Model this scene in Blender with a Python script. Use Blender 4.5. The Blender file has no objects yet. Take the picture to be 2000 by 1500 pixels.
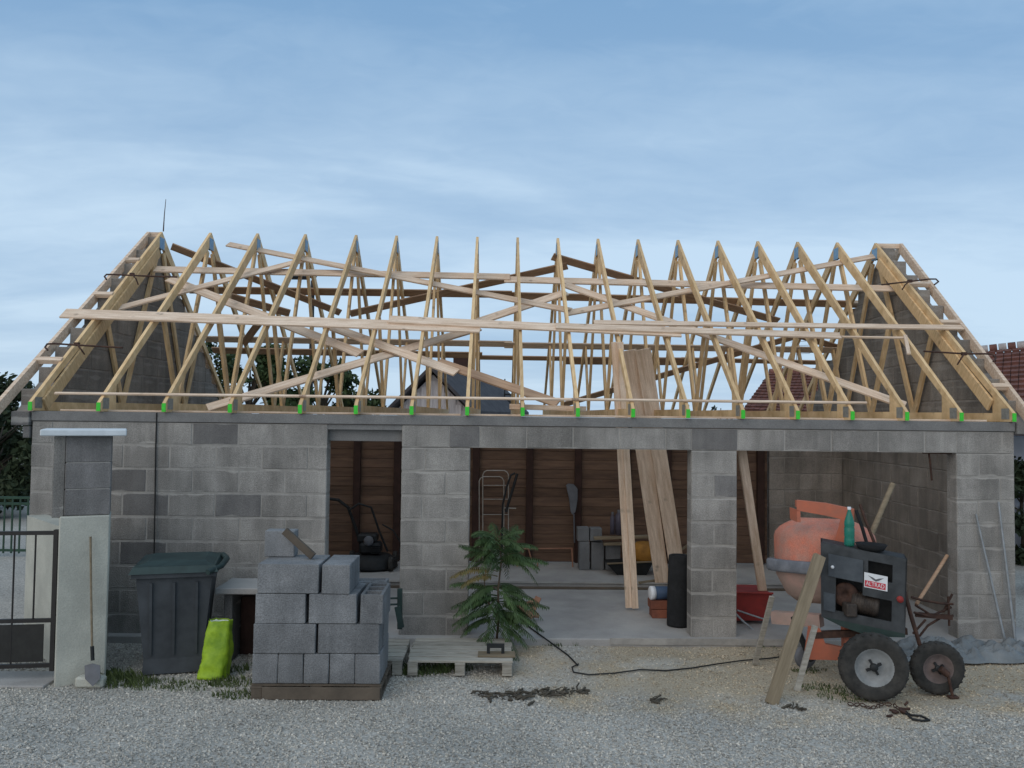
import bpy, math, random
import numpy as np
from mathutils import Vector, Matrix, noise
random.seed(7); rng = np.random.default_rng(7)
R_ = math.radians
SC = bpy.context.scene
COL = SC.collection

# ------------------------------------------------------------------ camera, sky, sun, exposure
YAW, PITCH, ROLL, ZC, FPX = -R_(1.04), R_(2.15), 0.0116, 2.40, 1600.0
cam_d = bpy.data.cameras.new('camera'); cam = bpy.data.objects.new('camera', cam_d); COL.objects.link(cam)
cam_d.sensor_width = 36.0; cam_d.lens = 36.0 * FPX / 2000.0; cam_d.clip_end = 2000; cam_d.clip_start = .05
CROT = Matrix.Rotation(YAW, 3, 'Z') @ Matrix.Rotation(math.pi/2 + PITCH, 3, 'X') @ Matrix.Rotation(ROLL, 3, 'Z')
cam.matrix_world = Matrix.Translation((0, 0, ZC)) @ CROT.to_4x4()
SC.camera = cam
SC.view_settings.view_transform = 'Standard'; SC.view_settings.look = 'None'
SC.view_settings.exposure = 0.12; SC.view_settings.gamma = 1.0; SC.view_settings.use_curve_mapping = False

world = bpy.data.worlds.new('World'); SC.world = world; world.use_nodes = True
wn = world.node_tree.nodes; wl = world.node_tree.links; wn.clear()
wo = wn.new('ShaderNodeOutputWorld'); wb = wn.new('ShaderNodeBackground'); wb.inputs['Strength'].default_value = 0.1
sky = wn.new('ShaderNodeTexSky'); sky.sky_type = 'NISHITA'; sky.sun_disc = False
sky.sun_elevation = R_(30); sky.sun_rotation = R_(215); sky.air_density = 1.0; sky.dust_density = 1.5
wtc = wn.new('ShaderNodeTexCoord')
wsep = wn.new('ShaderNodeSeparateXYZ'); wl.new(wtc.outputs['Generated'], wsep.inputs[0])
# project the view direction on a high cloud layer:  (x, y) / (z + .12)
def wmath(op, a, b=None, clamp=False):
    n = wn.new('ShaderNodeMath'); n.operation = op; n.use_clamp = clamp
    for i, v in enumerate((a, b)):
        if v is None: continue
        if isinstance(v, (int, float)): n.inputs[i].default_value = v
        else: wl.new(v, n.inputs[i])
    return n.outputs[0]
zz = wmath('ADD', wmath('MAXIMUM', wsep.outputs[2], 0.0), 0.16)
cx = wmath('DIVIDE', wsep.outputs[0], zz); cy = wmath('DIVIDE', wsep.outputs[1], zz)
wc = wn.new('ShaderNodeCombineXYZ'); wl.new(cx, wc.inputs[0]); wl.new(cy, wc.inputs[1])
def wnoise(scale, detail, sx, sy, rot, off, dist=0.0, rough=.5):
    m = wn.new('ShaderNodeMapping'); m.inputs['Scale'].default_value = (sx, sy, 1); m.inputs['Rotation'].default_value = (0, 0, rot)
    m.inputs['Location'].default_value = off
    wl.new(wc.outputs[0], m.inputs[0])
    n = wn.new('ShaderNodeTexNoise'); n.inputs['Scale'].default_value = scale; n.inputs['Detail'].default_value = detail
    n.inputs['Distortion'].default_value = dist; n.inputs['Roughness'].default_value = rough
    wl.new(m.outputs[0], n.inputs['Vector']); return n.outputs['Fac']
n1 = wnoise(.60, 3, .36, 1.0, R_(-24), (3.3, 5.2, 0), .6, .42)
n2 = wnoise(1.5, 4, .42, 1.15, R_(-16), (4.1, .6, 0), .7, .5)
n3 = wnoise(9, 3, .7, 1.1, R_(-10), (0, 0, 0), .6, .65)
mixn = wmath('ADD', wmath('ADD', wmath('MULTIPLY', n1, .56), wmath('MULTIPLY', n2, .37)), wmath('MULTIPLY', n3, .07))
wr = wn.new('ShaderNodeValToRGB'); wl.new(mixn, wr.inputs[0])
wr.color_ramp.elements[0].position = .385; wr.color_ramp.elements[0].color = (2.0, 3.7, 6.0, 1)
wr.color_ramp.elements[1].position = .565; wr.color_ramp.elements[1].color = (5.3, 7.0, 8.7, 1)
e = wr.color_ramp.elements.new(.475); e.color = (3.35, 5.05, 7.1, 1)
# thin cloud is denser towards the horizon
hz = wmath('MULTIPLY', wmath('SUBTRACT', 1.0, wmath('MULTIPLY', wmath('MAXIMUM', wsep.outputs[2], 0.0), 2.1), True), .62)
hm = wn.new('ShaderNodeMixRGB'); wl.new(hz, hm.inputs[0]); wl.new(wr.outputs[0], hm.inputs[1]); hm.inputs[2].default_value = (5.5, 7.0, 8.6, 1)
wm = wn.new('ShaderNodeMixRGB'); wm.inputs[0].default_value = .90
wl.new(sky.outputs[0], wm.inputs[1]); wl.new(hm.outputs[0], wm.inputs[2])
wl.new(wm.outputs[0], wb.inputs[0]); wl.new(wb.outputs[0], wo.inputs[0])

sun_d = bpy.data.lights.new('sun', 'SUN'); sun_d.energy = 0.95; sun_d.angle = R_(70); sun_d.color = (1.0, .80, .61)
sun = bpy.data.objects.new('sun', sun_d); COL.objects.link(sun)
sun.rotation_euler = (R_(60), 0, R_(-35))

# ------------------------------------------------------------------ geometry helpers
def ray(u, v): return CROT @ Vector(((u-1000)/FPX, (750-v)/FPX, -1))
def at(u, v, Y):
    d = ray(u, v); t = Y/d.y; return Vector((t*d.x, Y, ZC+t*d.z))
def onz(u, v, Z):
    d = ray(u, v); t = (Z-ZC)/d.z; return Vector((t*d.x, t*d.y, Z))
YE, ZE, YA, ZA = 8.93, 2.485, 12.20, 5.06        # eave and ridge of the trusses (top of rafters)
SL = (ZA-ZE)/(YA-YE)
def slope(u, v, off=0.0, rear=False):
    """point seen at (u,v) on the front (or rear) roof slope, moved vertically by off"""
    d = ray(u, v)
    if not rear: t = (ZE + off - SL*YE - ZC)/(d.z - SL*d.y)
    else: t = (ZA + off + SL*YA - ZC)/(d.z + SL*d.y)
    return Vector((t*d.x, t*d.y, ZC+t*d.z))

class MB:
    def __init__(s): s.v = []; s.f = []; s.sm = []
    def add(s, vs, fs, smooth=False):
        o = len(s.v); s.v += [tuple(p) for p in vs]; s.f += [tuple(i+o for i in f) for f in fs]; s.sm += [smooth]*len(fs); return s
    def hexa(s, p):   # 8 points: bottom ring 0-3, top ring 4-7
        return s.add(p, [(3,2,1,0),(4,5,6,7),(0,1,5,4),(1,2,6,5),(2,3,7,6),(3,0,4,7)])
    def box(s, a, b):
        x0,y0,z0 = a; x1,y1,z1 = b
        return s.hexa([(x0,y0,z0),(x1,y0,z0),(x1,y1,z0),(x0,y1,z0),(x0,y0,z1),(x1,y0,z1),(x1,y1,z1),(x0,y1,z1)])
    def cbox(s, a, b, c=.004):    # chamfered box
        a = Vector(a); b = Vector(b); m = (a+b)/2; h = (b-a)/2; vs = []; idx = {}
        for sx in (-1,1):
            for sy in (-1,1):
                for sz in (-1,1):
                    for ax in range(3):
                        q = [sx*(h.x-c), sy*(h.y-c), sz*(h.z-c)]; q[ax] = (sx,sy,sz)[ax]*h[ax]
                        idx[(sx,sy,sz,ax)] = len(vs); vs.append((m.x+q[0], m.y+q[1], m.z+q[2]))
        fs = []
        for ax in range(3):
            o1, o2 = [k for k in range(3) if k != ax]
            for sg in (-1,1):
                def key(p, q):
                    t = [0,0,0]; t[ax]=sg; t[o1]=p; t[o2]=q; return idx[(t[0],t[1],t[2],ax)]
                fs.append((key(-1,-1),key(1,-1),key(1,1),key(-1,1)))
        for ax in range(3):   # edges along ax
            o1, o2 = [k for k in range(3) if k != ax]
            for p in (-1,1):
                for q in (-1,1):
                    def k2(sg, which):
                        t = [0,0,0]; t[ax]=sg; t[o1]=p; t[o2]=q; return idx[(t[0],t[1],t[2],which)]
                    fs.append((k2(-1,o1),k2(1,o1),k2(1,o2),k2(-1,o2)))
        for sx in (-1,1):
            for sy in (-1,1):
                for sz in (-1,1): fs.append(tuple(idx[(sx,sy,sz,k)] for k in range(3)))
        return s.add(vs, fs)
    def beam(s, p0, p1, w, t, side=None):
        """rectangular bar from p0 to p1; w measured along side, t across"""
        p0 = Vector(p0); p1 = Vector(p1); d = (p1-p0).normalized()
        side = Vector(side) if side is not None else Vector((0,0,1))
        a = (side - d*side.dot(d))
        if a.length < 1e-4: a = Vector((1,0,0)) - d*d.x
        a.normalize(); b = d.cross(a).normalized(); a = a*w/2; b = b*t/2
        return s.hexa([p0-a-b,p0+a-b,p0+a+b,p0-a+b,p1-a-b,p1+a-b,p1+a+b,p1-a+b])
    def tube(s, pts, r, n=8, caps=True):
        pts = [Vector(p) for p in pts]; rs = r if isinstance(r, (list,tuple)) else [r]*len(pts)
        vs = []; prev = None
        for i, p in enumerate(pts):
            d = (pts[min(i+1,len(pts)-1)] - pts[max(i-1,0)]).normalized()
            if prev is None:
                a = Vector((0,0,1)) if abs(d.z) < .9 else Vector((1,0,0)); a = (a-d*a.dot(d)).normalized()
            else:
                a = prev - d*prev.dot(d); a.normalize()
            prev = a; b = d.cross(a)
            for k in range(n):
                an = 2*math.pi*k/n; vs.append(p + (a*math.cos(an)+b*math.sin(an))*rs[i])
        fs = [(i*n+k, i*n+(k+1)%n, (i+1)*n+(k+1)%n, (i+1)*n+k) for i in range(len(pts)-1) for k in range(n)]
        s.add(vs, fs, True)
        if caps: s.add([vs[k] for k in range(n)][::-1], [tuple(range(n))]); s.add([vs[(len(pts)-1)*n+k] for k in range(n)], [tuple(range(n))])
        return s
    def lathe(s, o, axis, prof, n=24, smooth=True):
        o = Vector(o); ax = Vector(axis).normalized(); a = Vector((1,0,0)) if abs(ax.x) < .8 else Vector((0,1,0))
        a = (a-ax*a.dot(ax)).normalized(); b = ax.cross(a); vs = []
        for r, h in prof:
            for k in range(n):
                an = 2*math.pi*k/n; vs.append(o+ax*h+(a*math.cos(an)+b*math.sin(an))*r)
        m = len(prof)
        return s.add(vs, [(i*n+k, i*n+(k+1)%n, (i+1)*n+(k+1)%n, (i+1)*n+k) for i in range(m-1) for k in range(n)], smooth)
    def prism(s, quad, vec):
        vec = Vector(vec); q = [Vector(p) for p in quad]; n = len(q)
        return s.add(q+[p+vec for p in q], [tuple(range(n)), tuple(range(2*n-1, n-1, -1))] + [(i,(i+1)%n,n+(i+1)%n,n+i)[::-1] for i in range(n)])
    def mesh(s, name, mat, origin=(0,0,0)):
        me = bpy.data.meshes.new(name); o = Vector(origin)
        me.from_pydata([tuple(Vector(p)-o) for p in s.v], [], s.f)
        me.polygons.foreach_set('use_smooth', s.sm); me.materials.append(mat); me.validate(); me.update()
        import bmesh
        bm = bmesh.new(); bm.from_mesh(me); bmesh.ops.recalc_face_normals(bm, faces=bm.faces); bm.to_mesh(me); bm.free()
        return me
    def build(s, name, mat, parent=None, origin=None):
        """coordinates are world coordinates; the object is placed at origin (or under its parent)"""
        if parent is not None:
            o = Vector(parent['_o']); 
            ob = bpy.data.objects.new(name, s.mesh(name, mat, o)); ob.parent = parent; ob['_o'] = tuple(o)
        else:
            if origin is None:
                a = np.array(s.v); origin = (float(a[:,0].mean()), float(a[:,1].mean()), float(a[:,2].min()))
            ob = bpy.data.objects.new(name, s.mesh(name, mat, origin)); ob.location = origin; ob['_o'] = tuple(origin)
        COL.objects.link(ob); return ob
def tag(o, label=None, cat=None, group=None, kind=None):
    if label: o['label'] = label
    if cat: o['category'] = cat
    if group: o['group'] = group
    if kind: o['kind'] = kind
    elif label and cat: o['kind'] = 'thing'
    return o
def thing(name, loc, label, cat, group=None):
    o = bpy.data.objects.new(name, None); COL.objects.link(o); o.location = loc; o['_o'] = tuple(loc); o.empty_display_size = .1
    return tag(o, label, cat, group)
def copy_tree(o, parent=None):
    c = o.copy(); COL.objects.link(c)
    if parent: c.parent = parent
    for ch in list(o.children): copy_tree(ch, c)
    return c

# ------------------------------------------------------------------ materials
def mat(name, c1, c2=None, scale=6.0, rough=.85, bump=.0, bscale=60.0, rand=0.0, metal=0.0, stretch=None, speck=0.0, coords='Position', spec=.3, trans=0.0, detail=5, smear=0.0, stain=0.0, knots=0.0):
    m = bpy.data.materials.new(name); m.use_nodes = True; N = m.node_tree.nodes; L = m.node_tree.links
    b = N['Principled BSDF']; b.inputs['Roughness'].default_value = rough; b.inputs['Metallic'].default_value = metal
    b.inputs['Specular IOR Level'].default_value = spec
    c2 = c2 or tuple(x*.75 for x in c1)
    if coords == 'Position': vec = N.new('ShaderNodeNewGeometry').outputs['Position']
    else: vec = N.new('ShaderNodeTexCoord').outputs[coords]
    if stretch:
        mp = N.new('ShaderNodeMapping'); mp.inputs['Scale'].default_value = stretch; L.new(vec, mp.inputs[0]); vec2 = mp.outputs[0]
    else: vec2 = vec
    n = N.new('ShaderNodeTexNoise'); n.inputs['Scale'].default_value = scale; n.inputs['Detail'].default_value = detail; n.inputs['Roughness'].default_value = .62
    L.new(vec2, n.inputs['Vector'])
    r = N.new('ShaderNodeValToRGB'); L.new(n.outputs['Fac'], r.inputs[0])
    r.color_ramp.elements[0].position = .34; r.color_ramp.elements[0].color = (*c2, 1)
    r.color_ramp.elements[1].position = .66; r.color_ramp.elements[1].color = (*c1, 1)
    out = r.outputs[0]
    def mult(colsock, valsock):
        x = N.new('ShaderNodeVectorMath'); x.operation = 'SCALE'; L.new(colsock, x.inputs[0]); L.new(valsock, x.inputs['Scale']); return x.outputs[0]
    def mr(valsock, a, bb, f0=0., f1=1.):
        x = N.new('ShaderNodeMapRange'); x.inputs['From Min'].default_value = f0; x.inputs['From Max'].default_value = f1
        x.inputs['To Min'].default_value = a; x.inputs['To Max'].default_value = bb; L.new(valsock, x.inputs[0]); return x.outputs[0]
    if rand:
        oi = N.new('ShaderNodeObjectInfo'); out = mult(out, mr(oi.outputs['Random'], 1-rand, 1+rand))
    if speck:
        n3 = N.new('ShaderNodeTexNoise'); n3.inputs['Scale'].default_value = 110; n3.inputs['Detail'].default_value = 2; L.new(vec, n3.inputs['Vector'])
        out = mult(out, mr(n3.outputs['Fac'], 1-speck, 1+speck, .3, .7))
    if knots:
        vo = N.new('ShaderNodeTexVoronoi'); vo.inputs['Scale'].default_value = 4.2; L.new(vec, vo.inputs['Vector'])
        out = mult(out, mr(vo.outputs['Distance'], 1-knots, 1.0, .05, .16))
    if stain:
        n4 = N.new('ShaderNodeTexNoise'); n4.inputs['Scale'].default_value = .9; n4.inputs['Detail'].default_value = 6; n4.inputs['Roughness'].default_value = .6; L.new(vec, n4.inputs['Vector'])
        out = mult(out, mr(n4.outputs['Fac'], 1-stain, 1+stain, .32, .68))
    if stain:
        mp2 = N.new('ShaderNodeMapping'); mp2.inputs['Scale'].default_value = (5.5, 5.5, .7); L.new(vec, mp2.inputs[0])
        n6 = N.new('ShaderNodeTexNoise'); n6.inputs['Scale'].default_value = 1.0; n6.inputs['Detail'].default_value = 6; n6.inputs['Roughness'].default_value = .65; L.new(mp2.outputs[0], n6.inputs['Vector'])
        out = mult(out, mr(n6.outputs['Fac'], 1-stain*.8, 1+stain*.5, .35, .62))
    if smear:
        sp_ = N.new('ShaderNodeSeparateXYZ'); L.new(vec, sp_.inputs[0])
        def mm(op, a, c, cl=False):
            x = N.new('ShaderNodeMath'); x.operation = op; x.use_clamp = cl
            for i, v in enumerate((a, c)):
                if isinstance(v, (int, float)): x.inputs[i].default_value = v
                else: L.new(v, x.inputs[i])
            return x.outputs[0]
        n5 = N.new('ShaderNodeTexNoise'); n5.inputs['Scale'].default_value = 3.2; n5.inputs['Detail'].default_value = 5; L.new(vec, n5.inputs['Vector'])
        dd = mm('PINGPONG', mm('ADD', sp_.outputs[2], .05), .13)       # 0 at every bed joint
        wd = mm('MULTIPLY', mm('SUBTRACT', n5.outputs['Fac'], .40), .16)
        ff = mm('MULTIPLY', mm('MULTIPLY', mm('SUBTRACT', wd, dd), 60., True), smear)
        mx = N.new('ShaderNodeMixRGB'); L.new(ff, mx.inputs[0]); L.new(out, mx.inputs[1]); mx.inputs[2].default_value = (.41,.39,.36,1); out = mx.outputs[0]
    L.new(out, b.inputs['Base Color'])
    if bump:
        n2 = N.new('ShaderNodeTexNoise'); n2.inputs['Scale'].default_value = bscale; n2.inputs['Detail'].default_value = 4; L.new(vec2 if stretch else vec, n2.inputs['Vector'])
        bp = N.new('ShaderNodeBump'); bp.inputs['Strength'].default_value = bump; bp.inputs['Distance'].default_value = .01
        L.new(n2.outputs['Fac'], bp.inputs['Height']); L.new(bp.outputs[0], b.inputs['Normal'])
    if trans: b.inputs['Transmission Weight'].default_value = trans
    return m
M = {}
M['block'] = mat('concrete_block', (.305,.29,.268), (.215,.205,.19), 2.0, rough=.95, bump=.7, bscale=90, rand=.10, speck=.25, stain=.26, smear=.7)
M['pillar_block'] = mat('pillar_block', (.22,.21,.205), (.16,.155,.15), 3, .95, .6, 90, .1, speck=.2, stain=.2)
M['block_dark'] = mat('concrete_block_dark', (.185,.178,.17), (.135,.13,.127), 3, .95, .6, 90, .1, speck=.2, stain=.2, smear=.6)
M['block_gable'] = mat('concrete_block_gable', (.29,.258,.225), (.195,.174,.152), 2.2, .95, .6, 90, .12, speck=.22, stain=.22, smear=.3)
M['mortar'] = mat('mortar', (.36,.342,.315), (.245,.235,.218), 5, .95, .5, 60)
M['mortar_gable'] = mat('mortar_gable', (.31,.28,.25), (.21,.19,.17), 5, .95, .5, 60)
M['beam'] = mat('ring_beam_concrete', (.215,.212,.205), (.155,.153,.15), 3, .92, .4, 40, speck=.15)
M['stackblock'] = mat('stacked_block', (.195,.20,.205), (.135,.14,.145), 3, .95, .7, 90, .12, speck=.25, stain=.2)
M['slab'] = mat('floor_slab', (.40,.385,.365), (.28,.27,.26), 1.5, .9, .3, 30, speck=.1)
M['truss'] = mat('treated_truss_wood', (.76,.54,.30), (.55,.36,.175), 5, .7, .15, 30, .14, coords='Object', stretch=(9,1.2,1.2), knots=.35)
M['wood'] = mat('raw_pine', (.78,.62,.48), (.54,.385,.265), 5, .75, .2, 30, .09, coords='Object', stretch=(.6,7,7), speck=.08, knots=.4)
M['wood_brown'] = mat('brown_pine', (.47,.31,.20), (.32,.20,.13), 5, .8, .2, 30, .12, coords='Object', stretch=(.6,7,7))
M['wood_old'] = mat('weathered_wood', (.25,.20,.135), (.165,.13,.085), 5, .85, .3, 30, .12, coords='Object', stretch=(.6,5,5))
M['pallet'] = mat('pallet_wood', (.40,.37,.32), (.25,.23,.19), 6, .9, .3, 40, .2, stretch=(1,8,8))
M['plate'] = mat('galvanised_plate', (.32,.31,.27), (.22,.21,.185), 30, .5, 0, 1, .05, metal=.2)
M['blue_plate'] = mat('blue_tinted_plate', (.20,.36,.52), (.14,.26,.40), 20, .5)
M['green_mark'] = mat('green_paint', (.06,.62,.05), (.05,.50,.04), 30, .6)
M['rust'] = mat('rusty_iron', (.10,.055,.04), (.05,.03,.025), 20, .8, .3, 60, metal=.3)
M['boards_brown'] = mat('old_brown_boards', (.165,.10,.066), (.10,.062,.044), 3, .9, .3, 30, .20, stretch=(.8,6,6))
M['post_brown'] = mat('dark_post', (.055,.028,.022), (.035,.02,.016), 6, .9, .2)
M['render'] = mat('pale_render', (.47,.47,.41), (.35,.352,.31), 2.2, .92, .4, 60, speck=.1)
M['cap'] = mat('white_cap', (.66,.70,.72), (.54,.58,.60), 5, .8, .2)
M['gate'] = mat('dark_gate_paint', (.022,.02,.019), (.014,.013,.013), 8, .5, spec=.4)
M['gatepanel'] = mat('gate_panel_paint', (.030,.030,.028), (.018,.018,.017), 8, .6)
M['bin'] = mat('bin_plastic', (.066,.074,.082), (.04,.045,.05), 4, .7, .1, 20)
M['binlid'] = mat('bin_lid_plastic', (.035,.062,.06), (.022,.038,.037), 5, .55)
M['lime'] = mat('lime_plastic', (.33,.50,.03), (.17,.30,.02), 8, .45, .8, 12)
M['inner_white'] = mat('bag_lining', (.6,.66,.58), (.45,.5,.42), 9, .6)
M['orange'] = mat('orange_paint', (.54,.15,.08), (.38,.14,.09), 5, .65, .2, 20)
M['drum'] = mat('drum_paint_dusty', (.60,.20,.13), (.44,.24,.19), 6, .8, .4, 30, speck=.15, stain=.15)
M['drum_pale'] = mat('drum_with_dry_cement', (.47,.30,.25), (.34,.26,.22), 5, .9, .5, 30)
M['ring'] = mat('cement_crusted_ring', (.20,.21,.235), (.13,.14,.16), 10, .9, .6, 60)
M['housing'] = mat('dark_housing', (.055,.061,.066), (.026,.03,.033), 7, .6, .1, 20)
M['housing_blue'] = mat('blue_grey_sheet', (.075,.088,.10), (.045,.055,.066), 7, .6)
M['black'] = mat('black_recess', (.010,.010,.010), (.007,.007,.007), 5, .9)
M['engine'] = mat('oily_engine', (.07,.055,.045), (.03,.025,.022), 18, .6, .4, 40)
M['rubber'] = mat('tyre_rubber', (.055,.052,.047), (.022,.022,.021), 9, .85, .4, 60)
M['rim'] = mat('dusty_rim', (.27,.28,.28), (.18,.19,.19), 10, .7, .2)
M['rim_brown'] = mat('rusty_rim', (.17,.13,.12), (.10,.08,.075), 10, .8, .3)
M['white'] = mat('white_label', (.72,.74,.76), (.62,.64,.66), 10, .5)
M['red'] = mat('red_label', (.55,.05,.07), (.48,.04,.06), 10, .5)
M['tub_red'] = mat('red_tray', (.30,.035,.03), (.20,.03,.027), 6, .6)
M['steel'] = mat('galvanised_tube', (.36,.38,.40), (.25,.27,.28), 12, .5, metal=.4)
M['chrome'] = mat('pale_tube', (.45,.41,.36), (.33,.30,.26), 12, .45, metal=.3)
M['felt'] = mat('bitumen_felt', (.020,.021,.023), (.012,.013,.014), 10, .9, .4, 60)
M['tin_blue'] = mat('blue_sack', (.05,.09,.16), (.035,.06,.11), 8, .6)
M['terracotta'] = mat('terracotta', (.24,.085,.05), (.16,.06,.04), 8, .85, .3, 40, .15)
M['scrap'] = mat('reddish_offcut', (.42,.22,.14), (.28,.14,.09), 8, .85, .2, 40, .2)
M['yellow'] = mat('ochre_sack', (.36,.17,.03), (.24,.11,.02), 8, .7)
M['canister'] = mat('purple_grey_plastic', (.10,.09,.12), (.07,.065,.085), 8, .5)
M['grey_plastic'] = mat('grey_plastic', (.14,.145,.16), (.10,.105,.115), 8, .6)
M['dark_metal'] = mat('dark_machine', (.022,.024,.025), (.012,.013,.014), 10, .6)
M['tile'] = mat('clay_roof_tiles', (.20,.085,.065), (.10,.05,.042), 5, .9, .4, 12, .28, speck=.3)
M['tile_pale'] = mat('pale_ridge_mortar', (.46,.42,.40), (.3,.27,.26), 8, .9)
M['slate'] = mat('dark_slate', (.075,.068,.07), (.045,.04,.043), 5, .8, .3, 12, .15)
M['plaster'] = mat('pale_boards', (.50,.46,.45), (.33,.30,.30), 4, .9, 0, 1, .08, stretch=(12,12,1))
M['plaster2'] = mat('bluish_render', (.42,.43,.48), (.34,.35,.39), 4, .9)
M['bark'] = mat('bark', (.09,.07,.05), (.05,.04,.03), 12, .95, .5, 30)
M['leaf'] = mat('tree_leaves', (.055,.085,.028), (.025,.045,.016), 1.5, .7, rand=.1)
M['leaf_dark'] = mat('hedge_leaves', (.040,.058,.026), (.016,.026,.012), 1.2, .75)
M['conifer'] = mat('conifer_needles', (.025,.045,.03), (.013,.022,.016), 2, .8)
M['frond'] = mat('sumac_leaves', (.055,.098,.03), (.03,.056,.02), 9, .6, rand=.25)
M['frond_dry'] = mat('browning_sumac_leaves', (.19,.14,.05), (.10,.09,.035), 9, .7)
M['stem'] = mat('sapling_stem', (.11,.08,.05), (.07,.05,.035), 12, .9)
M['green_paint'] = mat('dark_green_fence_paint', (.025,.07,.045), (.015,.045,.03), 8, .5)
M['trestle'] = mat('dark_green_steel', (.03,.055,.05), (.02,.035,.032), 8, .5)
M['tarp'] = mat('dusty_plastic_sheet', (.20,.215,.22), (.12,.132,.138), 3, .55, .5, 10)
M['cable'] = mat('black_cable', (.018,.018,.018), (.012,.012,.012), 5, .6)
M['grass'] = mat('weeds', (.08,.11,.035), (.045,.065,.022), 5, .8)
M['twig'] = mat('dark_debris', (.095,.082,.062), (.045,.04,.032), 15, .9)
M['sand'] = mat('sand', (.36,.31,.24), (.28,.24,.18), 5, .95, .4, 60, speck=.2)
M['spill'] = mat('cement_dust', (.47,.47,.45), (.38,.38,.36), 3, .95, .2, 60)
M['tagpaint'] = mat('orange_tag', (.5,.2,.05), None, 8)
M['wood_dark'] = mat('dark_wet_wood', (.13,.105,.08), (.08,.066,.052), 5, .9, .3, 30, .15)
# green PET bottle
m = bpy.data.materials.new('green_bottle_plastic'); m.use_nodes = True; b = m.node_tree.nodes['Principled BSDF']
b.inputs['Base Color'].default_value = (.05,.34,.26,1); b.inputs['Roughness'].default_value = .12; b.inputs['Transmission Weight'].default_value = .55; b.inputs['IOR'].default_value = 1.3
M['bottle'] = m

# ground: grey gravel with sandy and earthy patches
def ground_material(name, peb):
    m = bpy.data.materials.new(name); m.use_nodes = True; N = m.node_tree.nodes; L = m.node_tree.links
    b = N['Principled BSDF']; b.inputs['Roughness'].default_value = .95; b.inputs['Specular IOR Level'].default_value = .2
    g = N.new('ShaderNodeNewGeometry')
    def nz(s, d=3, v=None):
        n = N.new('ShaderNodeTexNoise'); n.inputs['Scale'].default_value = s; n.inputs['Detail'].default_value = d; L.new(v or g.outputs['Position'], n.inputs['Vector']); return n.outputs['Fac']
    def ramp(f, stops):
        r = N.new('ShaderNodeValToRGB'); L.new(f, r.inputs[0]); els = r.color_ramp.elements
        els[0].position, els[0].color = stops[0][0], (*stops[0][1], 1); els[1].position, els[1].color = stops[-1][0], (*stops[-1][1], 1)
        for p, c in stops[1:-1]: e = els.new(p); e.color = (*c, 1)
        return r.outputs[0]
    def mix(f, a, c, mode='MIX'):
        x = N.new('ShaderNodeMixRGB'); x.blend_type = mode
        if isinstance(f, float): x.inputs[0].default_value = f
        else: L.new(f, x.inputs[0])
        L.new(a, x.inputs[1]); L.new(c, x.inputs[2]); return x.outputs[0]
    fine = ramp(nz(46, 4), [(.30, (.25,.243,.227)), (.5, (.39,.38,.357)), (.70, (.56,.545,.515))])
    grit = ramp(nz(60, 4), [(.30, (.25,.21,.15)), (.5, (.41,.345,.255)), (.72, (.58,.505,.385))])
    # sandy zone: in front of the openings, blurred by noise
    sep = N.new('ShaderNodeSeparateXYZ'); L.new(g.outputs['Position'], sep.inputs[0])
    def mth(op, a, c):
        x = N.new('ShaderNodeMath'); x.operation = op
        for i, v in enumerate((a, c)):
            if isinstance(v, (int, float)): x.inputs[i].default_value = v
            else: L.new(v, x.inputs[i])
        return x.outputs[0]
    dx = mth('DIVIDE', mth('SUBTRACT', sep.outputs[0], 3.2), 3.6); dy = mth('DIVIDE', mth('SUBTRACT', sep.outputs[1], 8.2), 1.65)
    r2 = mth('SQRT', mth('ADD', mth('MULTIPLY', dx, dx), mth('MULTIPLY', dy, dy)), 0)
    f = mth('ADD', mth('SUBTRACT', 1.0, r2), mth('MULTIPLY', mth('SUBTRACT', nz(1.6, 4), .5), 1.7))
    fr = ramp(f, [(.0, (0,0,0)), (.42, (.86,.86,.86))])
    col = mix(fr, fine, grit)
    ex = mth('DIVIDE', mth('SUBTRACT', sep.outputs[0], 1.62), .75); ey = mth('DIVIDE', mth('SUBTRACT', sep.outputs[1], 8.3), .26)
    er = mth('SQRT', mth('ADD', mth('MULTIPLY', ex, ex), mth('MULTIPLY', ey, ey)), 0)
    ef = mth('ADD', mth('SUBTRACT', 1.0, er), mth('MULTIPLY', mth('SUBTRACT', nz(4.5, 5), .5), 2.2))
    dust = N.new('ShaderNodeRGB'); dust.outputs[0].default_value = (.52,.51,.48,1)
    col = mix(ramp(ef, [(.0, (0,0,0)), (.7, (.65,.65,.65))]), col, dust.outputs[0])
    tint = ramp(nz(.9, 3), [(.35, (.85,.84,.81)), (.65, (1.06,1.03,.98))])
    col = mix(1.0, col, tint, 'MULTIPLY')
    if peb:
        oi = ramp(nz(70, 1), [(.36, (.58,.58,.59)), (.5, (1.0,.99,.97)), (.64, (1.42,1.40,1.36))])
        col = mix(1.0, col, oi, 'MULTIPLY')
    L.new(col, b.inputs['Base Color'])
    bp = N.new('ShaderNodeBump'); bp.inputs['Strength'].default_value = .8; bp.inputs['Distance'].default_value = .012; L.new(nz(55, 3), bp.inputs['Height'])
    L.new(bp.outputs[0], b.inputs['Normal'])
    return m
M['ground'] = ground_material('gravel_ground', False)
M['pebbles'] = ground_material('gravel_stones', True)

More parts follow.
